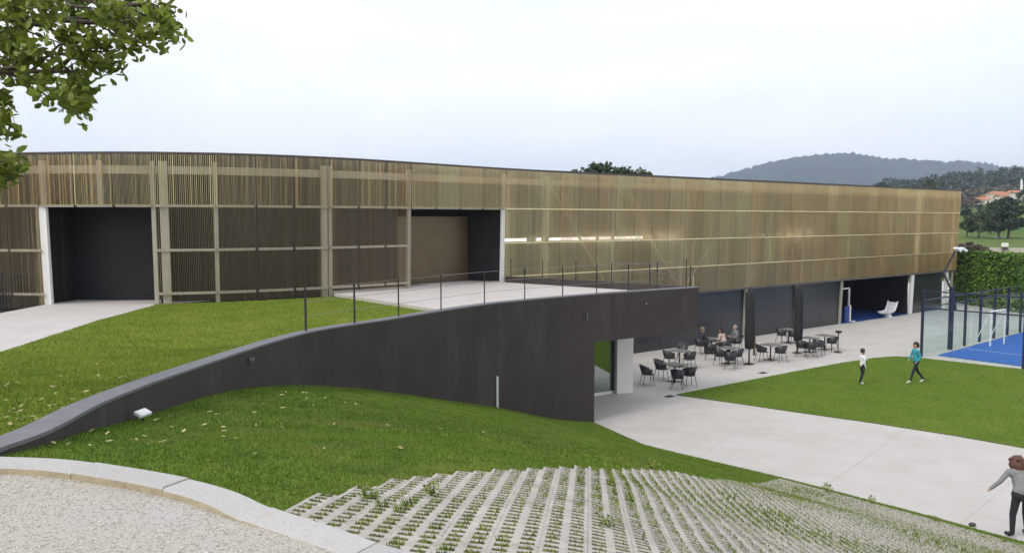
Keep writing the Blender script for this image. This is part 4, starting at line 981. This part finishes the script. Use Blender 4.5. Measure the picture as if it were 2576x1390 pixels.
# white moulded lounge chair
q = fpos(s_at(2245, 785), -.3)[0]; t = thing('lounge_chair', 'white moulded lounge chair on the edge of the blue hall floor', 'chair', (q.x, q.y, .0), math.atan2(.6, .8))
pr = [(-.75, .34), (-.45, .30), (-.1, .30), (.25, .36), (.45, .62), (.62, .98)]
mb = MB(); vs = []
for x, z in pr:
    for y, dz in ((-.36, .09), (-.22, 0), (.22, 0), (.36, .09)): vs.append((x, y, z+dz))
for x, z in pr:
    for y, dz in ((-.36, .05), (-.22, -.07), (.22, -.07), (.36, .05)): vs.append((x+.03, y, z+dz))
nn = len(pr)*4; fs = []
for i in range(len(pr)-1):
    for j in range(3): fs += [(i*4+j, i*4+j+1, i*4+5+j, i*4+4+j), (nn+i*4+j, nn+i*4+4+j, nn+i*4+5+j, nn+i*4+j+1)]
    for j in (0, 3): fs.append((i*4+j, i*4+4+j, nn+i*4+4+j, nn+i*4+j))
for i in (0, len(pr)-1):
    for j in range(3): fs.append((i*4+j, i*4+j+1, nn+i*4+j+1, nn+i*4+j))
lpart('seat_shell', mb.add(vs, fs), 'whiteplastic', t, True)
lpart('pedestal', MB().lathe([(.34, 0), (.30, .04), (.2, .12), (.22, .30)], (0, 0, 0), 16), 'whiteplastic', t, True)

# ================================================================== CAFE
def parasol(px, py, ztopp, zbot, label):
    p = G(px, py, 0); t = thing('closed_parasol', label, 'parasol', tuple(p), 0, 'closed parasols on the patio'); c = tuple(p)
    part('pole', MB().tube(p, p+Vector((0, 0, ztopp+.1)), .035), 'steel', t, True)
    wob = lambda a, i: 1+.10*math.cos(a*8+i*.15)+.04*math.sin(a*3+i)
    H = ztopp-zbot; cn = part('folded_canopy', MB().lathe([(.13, 0), (.20, .05), (.225, .25*H), (.20, .5*H), (.205, .75*H), (.19, .95*H), (.05, H)], p+Vector((0, 0, zbot)), 40, wob), 'canopy', t, True)
    part('strap', MB().lathe([(.232, 0), (.238, .03), (.232, .06)], p+Vector((0, 0, zbot+.3*H)), 20), 'canopy', t).parent = cn
    part('base_plate', MB().box(p+Vector((0, 0, .03)), (.34, .34, .04), .64), 'steel', t)
parasol(1884, 916, 3.42, .72, 'closed black parasol nearer the curved wall, between the cafe tables')
parasol(2006, 888, 3.38, .62, 'closed black parasol farther from the curved wall, beside the right tables')
def chair_proto():
    root = bpy.data.objects.new('cafe_chair', None); COL.objects.link(root)
    sh = MB(); na = 15; rows_ = []
    for k in range(na):
        a = R(-128)+R(256)*k/(na-1); f = (math.cos(a)+1)/2; h = .12+.27*f**.8; rr = .27+.02*f
        lo = (-math.cos(a)*.22, math.sin(a)*.235, .44); hi = (-math.cos(a)*rr-.05*f, math.sin(a)*rr, .44+h)
        rows_.append((lo, hi))
    vs = []
    for lo, hi in rows_: vs += [lo, hi]
    for lo, hi in rows_: vs += [(lo[0]*.93, lo[1]*.93, lo[2]+.012), (hi[0]*.93, hi[1]*.93, hi[2])]
    o_ = 2*na; fs = []
    for k in range(na-1):
        i = 2*k; fs += [(i, i+2, i+3, i+1), (o_+i, o_+i+1, o_+i+3, o_+i+2), (i+1, i+3, o_+i+3, o_+i+1)]
    fs += [(0, 1, o_+1, o_), (2*na-2, o_+2*na-2, o_+2*na-1, 2*na-1)]
    lpart('backrest', sh.add(vs, fs), 'plastic', root, True)
    seat = MB().lathe([(.225, .425), (.245, .44), (.22, .452)], (0, 0, 0), 20); seat.box((.16, 0, .438), (.16, .40, .022)); lpart('seat', seat, 'plastic', root)
    for sx, sy in ((1, 1), (1, -1), (-1, 1), (-1, -1)): lpart('leg', MB().tube((sx*.16, sy*.17, .43), (sx*.24, sy*.235, 0), .014, .011, 6), 'plastic', root)
    return root
def table_proto():
    root = bpy.data.objects.new('cafe_table', None); COL.objects.link(root)
    tp = MB().box((0, 0, .735), (.72, .72, .028)); lpart('tabletop', tp, 'tabletop', root)
    pd_ = lpart('pedestal', MB().tube((0, 0, .03), (0, 0, .72), .038, .03, 10), 'plastic', root, True)
    for k in range(4):
        a = k*math.pi/2+math.pi/4; lpart('foot', MB().beam((0, 0, .04), (math.cos(a)*.32, math.sin(a)*.32, .015),   .05, .03), 'plastic', pd_)
    return root
ch0, tb0 = chair_proto(), table_proto(); chn = [0, 0]
def put(kind, px, py, label, face=None, dz=0):
    src = (ch0, tb0)[kind]; o = src if chn[kind] == 0 else copy_tree(src); chn[kind] += 1; p = G(px, py, 0); o.location = p
    if kind == 0:
        f = G(*face, 0)-p; o.rotation_euler = (0, 0, math.atan2(f.y, f.x)+random.uniform(-.3, .3)); tag(o, label, 'chair', 'cafe chairs on the patio')
    else: o.rotation_euler = (0, 0, .64+random.uniform(-.1, .1)); tag(o, label, 'table', 'cafe tables on the patio')
    return p
T = {'a': (1697, 960), 'b': (1709, 922), 'c': (1789, 888), 'd': (1832, 914), 'e': (1938, 905), 'f': (1984, 862), 'g': (2036, 886), 'h': (2074, 879)}
put(1, *T['a'], 'grey topped cafe table nearest the white pillar and the camera')
put(1, *T['b'], 'grey topped table between the front table and the black hall wall')
put(1, *T['c'], 'cafe table where two people sit near the thin white pole')
put(1, *T['d'], 'grey topped table just left of the nearer closed parasol')
put(1, *T['e'], 'grey topped table alone between the two closed parasols')
put(1, *T['f'], 'far table left of the farther parasol, close to the hall wall')
put(1, *T['g'], 'grey topped table just right of the farther parasol')
put(1, *T['h'], 'rightmost grey topped table beside the slim stand')
put(0, 1628, 967, 'black chair standing apart, nearest the white pillar', (1690, 962))
put(0, 1663, 953, 'black chair left of the front table', T['a'])
put(0, 1704, 977, 'black chair nearest the camera, in front of the front table', T['a'])
put(0, 1733, 970, 'black chair right of the front table with its back to the lawn', T['a'])
put(0, 1683, 924, 'black chair left of the second table from the pillar', T['b'])
put(0, 1734, 927, 'black chair right of the second table from the pillar', T['b'])
put(0, 1716, 905, 'black chair behind the second table, towards the hall wall', T['b'])
pA = put(0, 1762, 891, 'black chair the person in dark clothes sits on', T['c'])
pB = put(0, 1822, 893, 'black chair the person in the pink jacket sits on', T['c'])
put(0, 1787, 905, 'empty black chair in front of the two seated people', T['c'])
put(0, 1812, 919, 'black chair left of the table beside the nearer parasol', T['d'])
put(0, 1836, 929, 'black chair in front of the table beside the nearer parasol', T['d'])
put(0, 1853, 919, 'black chair between the nearer parasol and its table', T['d'])
pC = put(0, 1853, 884, 'black chair of the person in grey behind the nearer parasol', (1820, 885))
put(0, 1916, 907, 'black chair left of the lone table between the parasols', T['e'])
put(0, 1963, 910, 'black chair right of the lone table between the parasols', T['e'])
put(0, 1966, 863, 'black chair left of the far table by the hall wall', T['f'])
put(0, 1994, 866, 'black chair right of the far table, half behind the parasol', T['f'])
put(0, 2015, 896, 'black chair just right of the farther parasol', T['g'])
put(0, 2040, 899, 'black chair in front of the table right of the farther parasol', T['g'])
put(0, 2059, 893, 'black chair between the two rightmost tables', T['h'])
put(0, 2092, 884, 'rightmost black chair, next to the slim stand', T['h'])
p = G(2108, 886, 0); t = thing('ashtray_stand', 'slim black stand at the right end of the cafe tables', 'stand', tuple(p))
part('foot', MB().lathe([(.19, 0), (.19, .03), (.03, .05)], p, 16), 'plastic', t); part('stem', MB().tube(p, p+Vector((0, 0, 1.0)), .022), 'plastic', t); part('bowl', MB().lathe([(.04, .96), (.15, 1.0), (.16, 1.08), (.12, 1.08)], p, 16), 'plastic', t)
p = G(1897, 893, 0); t = thing('patio_bollard', 'short brown bollard behind the nearer closed parasol', 'bollard', tuple(p)); part('shaft', MB().tube(p, p+Vector((0, 0, .95)), .06, .055, 12), 'bark', t); part('cap', MB().lathe([(.07, .95), (.07, .99), (.02, 1.02)], p, 12), 'steel', t)
for px, py, lab in ((1919, 937, 'small iron drain cover in the patio near the lawn edge'), (1684, 996, 'iron drain cover at the corner of the lower lawn')):
    p = G(px, py, .004); t = thing('drain_cover', lab, 'drain', tuple(p), 0, 'drain covers'); part('frame', MB().box(p, (.42, .26, .006), .64), 'drain', t)
    for k in range(5): part('bar', MB().box(p+Vector(((k-2)*.07*.8, (k-2)*.07*.6, .006)), (.03, .2, .006), .64), 'steel', t)
# white lamp lying at the foot of the wall
p = ray_poly(322, 1056, wall_top); i_ = min(range(len(wall_top)), key=lambda i: (wall_top[i].xy-p.xy).length); t_ = woff(i_, 0); c = Vector((p.x+t_.y*.16, p.y-t_.x*.16, 0)); c.z = hill(c.x, c.y)
t = thing('ground_floodlight', 'white floodlight on the grass at the foot of the black wall', 'floodlight', tuple(c))
m3 = Matrix.Rotation(1.35, 3, 'Z')@Matrix.Rotation(.45, 3, 'X')
hs_ = part('housing', MB().box(c+Vector((0, 0, .10)), (.19, .11, .04), mtx=m3), 'whiteplastic', t, bevel=.01); part('bracket', MB().tube(c, c+Vector((0, 0, .09)), .015), 'steel', t); part('lens', MB().box(c+Vector((0, 0, .10))+m3@Vector((0, 0, .022)), (.16, .08, .004), mtx=m3), 'white', t).parent = hs_
p = G(2446, 1322, 0); o = part('small_stone', MB().lathe([(.03, 0), (.07, .02), (.06, .06), (.02, .08)], p, 9, lambda a, i: 1+.2*math.sin(2*a+i)), 'drain', None, True); tag(o, 'small dark stone on the concrete path near the person', 'stone')
# weeds at the border of the grid pavement
for px, py, h_, lab in ((2079, 1240, .26, 'upright broad leaved weed at the edge of the concrete path'), (2192, 1268, .20, 'low bushy weed right of the upright one at the path edge'), (1640, 1182, .16, 'green weed clump on the top edge of the grid pavers'), (1085, 1256, .12, 'weed clump in the grid pavers near the lawn'), (925, 1262, .10, 'leftmost weed clump in the grid pavers'), (2350, 1312, .14, 'small weed at the path edge near the person'), (1530, 1335, .09, 'small weed tuft low in the middle of the grid pavers')):
    q = on_surface(px, py, hill)
    if q is None: q = G(px, py, 0)
    t = thing('weed', lab, 'weed', tuple(q), 0, 'weeds in the paving'); mb = MB()
    for k in range(5): mb.tube(q, q+Vector((random.uniform(-.4, .4)*h_, random.uniform(-.4, .4)*h_, h_*random.uniform(.6, 1))), .004, .002, 5)
    part('stems', mb, 'shrub', t); C = ellipsoid_points(60, (0, 0, h_*.6), (h_*.55, h_*.55, h_*.5), .2); V, F = leaf_arrays(C, h_*.26, .4, -.4); tri_mesh('leaves', V, F, 'weed', t)
# fallen leaves
lv = MB().add([(-.07, 0, .004), (-.02, .032, .018), (.04, .026, .012), (.08, 0, .022), (.04, -.026, .012), (-.02, -.032, .016), (0, 0, .006)], [(0, 6, 1), (1, 6, 2), (2, 6, 3), (3, 6, 4), (4, 6, 5), (5, 6, 0)]); lme = lv.mesh('fallen_leaf'); lme.materials.append(M['fallen'])
def fallen(n, xr, yr, f, label, grp, ok):
    k = 0
    while k < n:
        px, py = random.uniform(*xr), random.uniform(*yr)
        if not ok(px, py): continue
        q = on_surface(px, py, f)
        k += 1
        if q is None: continue
        o = bpy.data.objects.new('fallen_leaf', lme); COL.objects.link(o); o.location = q+Vector((0, 0, .025)); o.rotation_euler = (random.uniform(-.4, .4), random.uniform(-.4, .4), random.uniform(0, 6.28)); s_ = random.uniform(.3, .6); o.scale = (s_,)*3; tag(o, label, 'leaf', grp)
cape = lambda x: float(np.interp(x, [p[0] for p in WT], [p[1] for p in WT]))-30
fallen(55, (0, 330), (900, 1090), upper, 'yellowed fallen leaf on the upper lawn left of the black wall', 'leaves on the upper lawn', lambda x, y: y < cape(x) and y < 1090 and random.random() < (y-860)/230)
basey = lambda x: float(np.interp(x, [p[0] for p in WB], [p[1] for p in WB]))+6
fallen(50, (60, 1300), (985, 1190), hill, 'yellowed fallen leaf on the front grass slope below the black wall', 'leaves on the front slope', lambda x, y: y > basey(x) and y < 1125+max(0, x-200)*.12 and random.random() < (1.0 if y < basey(x)+70 else .25) and random.random() < (1.2-x/1100))

# ================================================================== PEOPLE
SKIN = mat('skin', (.45, .27, .19), (.50, .31, .22), 20, .6)
def person(label, loc, rz, bones, cols, hair_c, hair_parts, head, shoes=None):
    """bones: (a, ra, b, rb, region); one voxel-merged continuous body. head: (centre, size, facing)"""
    root = thing('person', label, 'person', loc, rz) ; root.rotation_euler = (0, 0, rz)
    mb = MB(); caps = []
    def ball(c, r, rx=1, ry=1, rz_=1):
        prof_ = [(max(r*math.sin(math.pi*i/8), r*.02), -r*math.cos(math.pi*i/8)) for i in range(9)]; k = len(mb.v); mb.lathe(prof_, (0, 0, 0), 10); c = Vector(c)
        for i in range(k, len(mb.v)): v = mb.v[i]; mb.v[i] = (c.x+v[0]*rx, c.y+v[1]*ry, c.z+v[2]*rz_)
    for a, ra, b, rb, reg in bones:
        mb.path([a, b], [ra, rb], 10); ball(a, ra); ball(b, rb); caps.append((Vector(a), ra, Vector(b), rb, reg))
    hc, hs, fa = Vector(head[0]), head[1], Vector(head[2]).normalized()
    ball(hc, hs*.5, .80, .74, 1.0); caps.append((hc-Vector((0, 0, hs*.2)), hs*.35, hc+Vector((0, 0, hs*.2)), hs*.35, 'skin'))
    ball(hc+fa*hs*.41-Vector((0, 0, hs*.04)), hs*.07); ball(hc+fa*hs*.28-Vector((0, 0, hs*.33)), hs*.14)      # nose, chin
    sd_ = fa.cross(Vector((0, 0, 1))).normalized()
    for k in (-1, 1): ball(hc+sd_*k*hs*.38, hs*.085)                                                            # ears
    me = mb.mesh('body'); o = bpy.data.objects.new('body', me); COL.objects.link(o)
    rm = o.modifiers.new('r', 'REMESH'); rm.mode = 'VOXEL'; rm.voxel_size = .011; sm2 = o.modifiers.new('s', 'SMOOTH'); sm2.factor = .5; sm2.iterations = 3
    dg = bpy.context.evaluated_depsgraph_get(); em = bpy.data.meshes.new_from_object(o.evaluated_get(dg)); o.modifiers.clear(); o.data = em; o.parent = root
    regs = list(cols); em.materials.clear()
    for r_ in regs: em.materials.append(cols[r_] if cols[r_] is not None else SKIN)
    nf = len(em.polygons); ctr = np.empty(nf*3); em.polygons.foreach_get('center', ctr); ctr = ctr.reshape(-1, 3); best = np.full(nf, 9.0); idx = np.zeros(nf, int)
    for a, ra, b, rb, reg in caps:
        a_, b_ = np.array(a), np.array(b); ab = b_-a_; t_ = np.clip(((ctr-a_)@ab)/max(ab@ab, 1e-9), 0, 1); dd_ = np.linalg.norm(ctr-(a_+t_[:, None]*ab), axis=1)-(ra+(rb-ra)*t_)
        k = dd_ < best; best[k] = dd_[k]; idx[k] = regs.index(reg)
    em.polygons.foreach_set('material_index', idx.astype(np.int32)); em.polygons.foreach_set('use_smooth', [True]*nf)
    # eyes and mouth
    for k in (-1, 1): link('eye', MB().lathe([(.001, -.012), (.012, 0), (.001, .012)], tuple(hc+fa*hs*.37+sd_*k*hs*.15+Vector((0, 0, hs*.03))), 8).mesh('eye'), 'plastic', o)
    link('mouth', MB().beam(hc+fa*hs*.375-sd_*hs*.10-Vector((0, 0, hs*.22)), hc+fa*hs*.375+sd_*hs*.10-Vector((0, 0, hs*.22)), .012, .010).mesh('mouth'), mat('lips', (.35, .13, .11)), o)
    hm = MB(); C = []
    for c, r_ in hair_parts: C.append(ellipsoid_points(260, c, r_, .75))
    mb2 = MB()
    for c, r_ in hair_parts:
        k = len(mb2.v); mb2.lathe([(max(math.sin(math.pi*i/8), .02), -math.cos(math.pi*i/8)) for i in range(9)], (0, 0, 0), 14, lambda a, i: 1+.07*math.sin(a*5+i*1.7))
        for i in range(k, len(mb2.v)): v = mb2.v[i]; mb2.v[i] = (c[0]+v[0]*r_[0], c[1]+v[1]*r_[1], c[2]+v[2]*r_[2])
    hmat = mat('hair', tuple(q*.7 for q in hair_c), hair_c, 60, .55, bump=.6, bscale=90)
    link('hair', mb2.mesh('hair'), hmat, root, True)
    return root
def arm(sh, el, wr, top, r=.05, hand=.09, curl=(0, 0, -1), long_=True):
    sh, el, wr = Vector(sh), Vector(el), Vector(wr); f = (wr-el).normalized(); sk = 'skin'
    out = [(sh, r, el, r*.82, top), (el, r*.82, wr, r*.62, top if long_ else sk)]
    pe_ = wr+f*hand*.55; side = f.cross(Vector((.3, .2, 1))).normalized(); out.append((wr, r*.5, pe_, r*.55, sk))
    for k in range(4):
        b0 = pe_+side*(k-1.5)*hand*.17; ln_ = hand*(.42, .5, .47, .36)[k]; m_ = b0+f*ln_*.5+Vector(curl)*ln_*.08; e_ = m_+f*ln_*.42+Vector(curl)*ln_*.28; out += [(b0, .0085, m_, .008, sk), (m_, .008, e_, .007, sk)]
    th = wr+f*hand*.2+side*hand*.3; out += [(wr+f*hand*.12, .011, th, .01, sk), (th, .01, th+f*hand*.32+side*hand*.1, .008, sk)]
    return out
def leg(hip, kn, an, toe, r=.075, tr='legs', sh='shoes'):
    toe, an = Vector(toe), Vector(an)
    return [(hip, r, kn, r*.72, tr), (kn, r*.72, tuple(an), r*.52, tr), (tuple(an), r*.5, tuple(an.lerp(toe, .5)-Vector((0, 0, .015))), r*.52, sh), (tuple(an.lerp(toe, .4)-Vector((0, 0, .02))), r*.52, tuple(toe), r*.42, sh)]
blackcloth = mat('black_trousers', (.014, .015, .022), (.022, .023, .032), 20, .85)
shoe = mat('pale_shoes', (.55, .54, .48), None, rough=.6); darkshoe = mat('dark_shoes', (.02, .02, .022), None, rough=.5)
# child in white, throwing arm out to the right (figures face +X in their own space)
b = leg((0, .07, .76), (.06, .08, .43), (-.02, .10, .08), (.13, .11, .035), .068)+leg((0, -.07, .76), (-.02, -.08, .44), (-.14, -.08, .085), (.0, -.08, .04), .068)
b += [((0, .04, .78), .085, (0, -.04, .78), .085, 'legs'), ((0, 0, .80), .105, (.0, 0, 1.0), .10, 'top'), ((0, .055, 1.08), .09, (0, -.055, 1.08), .09, 'top'), ((0, 0, .98), .10, (.0, 0, 1.1), .09, 'top'), ((0, 0, 1.12), .045, (.01, 0, 1.24), .042, 'skin')]
b += arm((0, .14, 1.12), (.14, .20, .96), (.34, .22, .95), 'top', .042, .08)+arm((0, -.14, 1.12), (-.05, -.19, .90), (.02, -.18, .72), 'top', .042, .08)
person('child in a white sweatshirt and dark trousers reaching out an arm on the lawn', tuple(G(2168, 966, .03)), R(12), b, {'top': layered(mat('white_sweatshirt', (.68, .69, .74), (.76, .77, .80), 14, .9), (.22, .23, .27), 6, .60, .66, fac=.7), 'legs': blackcloth, 'shoes': shoe, 'skin': None}, (.045, .022, .018), [((-.012, 0, 1.36), (.095, .088, .105))], ((.01, 0, 1.325), .21, (1, 0, -.05)))
# youth in turquoise, striding to the left
b = leg((0, .08, .88), (.16, .09, .50), (.27, .10, .12), (.42, .10, .05), .078)+leg((0, -.08, .88), (-.10, -.09, .50), (-.38, -.09, .14), (-.25, -.09, .045), .078)
b += [((0, .05, .9), .10, (0, -.05, .9), .10, 'legs'), ((0, 0, .95), .125, (.02, 0, 1.18), .125, 'top'), ((.03, .07, 1.28), .105, (.03, -.07, 1.28), .105, 'top'), ((.02, 0, 1.15), .125, (.03, 0, 1.3), .11, 'top'), ((.03, 0, 1.33), .052, (.06, 0, 1.46), .05, 'skin')]
b += arm((.03, .18, 1.33), (-.04, .22, 1.08), (.10, .20, .90), 'top', .052, .09)+arm((.03, -.18, 1.33), (.10, -.22, 1.08), (.20, -.17, .94), 'top', .052, .09)
person('youth in a turquoise jacket and black trousers striding across the lawn', tuple(G(2303, 963, .03)), R(183), b, {'top': mat('turquoise_jacket', (.03, .26, .36), (.05, .34, .42), 5, .7), 'legs': blackcloth, 'shoes': shoe, 'skin': None}, (.022, .016, .015), [((.03, 0, 1.58), (.115, .10, .11)), ((-.03, 0, 1.52), (.07, .085, .09))], ((.06, 0, 1.545), .235, (1, 0, -.1)))
# woman seen from behind, leaning forward, cut by the right edge
b = leg((0, .10, .86), (.02, .15, .47), (-.03, .17, .09), (.12, .22, .04), .092)+leg((0, -.10, .86), (.12, -.14, .48), (.12, -.18, .09), (.28, -.20, .04), .092)
b += [((0, .07, .9), .135, (0, -.07, .9), .135, 'legs'), ((.01, .05, .98), .135, (.01, -.05, .98), .135, 'top'), ((.02, 0, 1.0), .155, (.12, 0, 1.2), .15, 'top'), ((.17, .10, 1.30), .115, (.17, -.10, 1.30), .115, 'top'), ((.12, 0, 1.15), .15, (.18, 0, 1.32), .125, 'top'), ((.19, 0, 1.36), .055, (.27, 0, 1.45), .052, 'skin')]
b += arm((.17, .20, 1.33), (.16, .36, 1.12), (.22, .50, .95), 'top', .06, .10)+arm((.17, -.20, 1.33), (.22, -.34, 1.10), (.32, -.36, .90), 'top', .06, .10)
person('woman with brown curly hair in a grey sweater, seen from behind', tuple(G(2566, 1350, .02)), R(82), b, {'top': mat('grey_sweater', (.20, .20, .21), (.27, .265, .275), 25, .9, bump=.4, bscale=150), 'legs': blackcloth, 'shoes': darkshoe, 'skin': None}, (.13, .055, .035), [((.23+random.gauss(0, .045), random.gauss(0, .06), 1.47+random.gauss(0, .06)), (.034, .036, .04)) for _ in range(110)]+[((.26, .0, 1.53), (.13, .14, .135)), ((.19, .0, 1.44), (.11, .14, .14)), ((.17, -.05, 1.36), (.08, .11, .12)), ((.21, .07, 1.47), (.11, .11, .12)), ((.20, -.09, 1.45), (.11, .11, .13))], ((.30, 0, 1.50), .235, (1, 0, -.35)))
def seated(label, p, tgt, top, legs, hair, hp, lean=.06):
    f = G(*tgt, 0)-p; rz = math.atan2(f.y, f.x)
    b = leg((.02, .09, .52), (.40, .11, .54), (.40, .12, .10), (.54, .13, .04), .085)+leg((.02, -.09, .52), (.40, -.11, .54), (.34, -.12, .10), (.48, -.13, .04), .085)
    b += [((.0, .06, .55), .125, (0, -.06, .55), .125, 'legs'), ((0, 0, .62), .15, (lean, 0, .85), .15, 'top'), ((lean+.02, .09, .95), .12, (lean+.02, -.09, .95), .12, 'top'), ((lean, 0, .8), .15, (lean+.03, 0, .98), .13, 'top'), ((lean+.03, 0, 1.02), .055, (lean+.06, 0, 1.13), .05, 'skin')]
    b += arm((lean+.02, .19, 1.0), (.16, .25, .78), (.38, .14, .78), 'top', .058, .095)+arm((lean+.02, -.19, 1.0), (.16, -.25, .78), (.38, -.12, .78), 'top', .058, .095)
    h = (lean+.07, 0, 1.22)
    person(label, (p.x, p.y, p.z), rz, b, {'top': top, 'legs': legs, 'shoes': darkshoe, 'skin': None}, hair, [((h[0]-.025, 0, h[2]+.035), (.108, .098, .105))]+([((h[0]-.07, 0, h[2]-.1), (.07, .10, .16))] if hp else []), (h, .23, (1, 0, -.05)))
seated('person in dark clothes seated at the cafe table by the white pole', pA, T['c'], mat('dark_jacket', (.022, .022, .03), (.035, .034, .045), 12, .8), mat('maroon_trousers', (.07, .02, .03), None, rough=.85), (.25, .2, .15), False)
seated('person in a pale pink jacket seated at the cafe table', pB, T['c'], mat('pink_jacket', (.45, .33, .29), (.56, .43, .38), 14, .85, bump=.4, bscale=40), mat('dark_red_trousers', (.05, .02, .022), None, rough=.85), (.02, .014, .012), True, .14)
seated('person in grey seated behind the nearer closed parasol', pC, (1820, 885), mat('mid_grey_coat', (.15, .16, .17), (.21, .22, .23), 14, .85), blackcloth, (.35, .33, .30), False)

# ================================================================== HAZE
hb = MB().box((0, 1700, 128), (7000, 4600, 264)); hm = bpy.data.meshes.new('haze'); hm.from_pydata(hb.v, [], hb.f)
hmt = bpy.data.materials.new('haze'); hmt.use_nodes = True; n = hmt.node_tree; n.nodes.clear(); pv = n.nodes.new('ShaderNodeVolumePrincipled')
pv.inputs['Color'].default_value = (.64, .77, 1.0, 1); pv.inputs['Density'].default_value = .00023; pv.inputs['Anisotropy'].default_value = 0
ou = n.nodes.new('ShaderNodeOutputMaterial'); n.links.new(pv.outputs[0], ou.inputs['Volume']); hm.materials.append(hmt)
ho = bpy.data.objects.new('haze', hm); COL.objects.link(ho); ho['kind'] = 'stuff'; tag(ho, 'thin pale haze over the distant hills', 'haze')
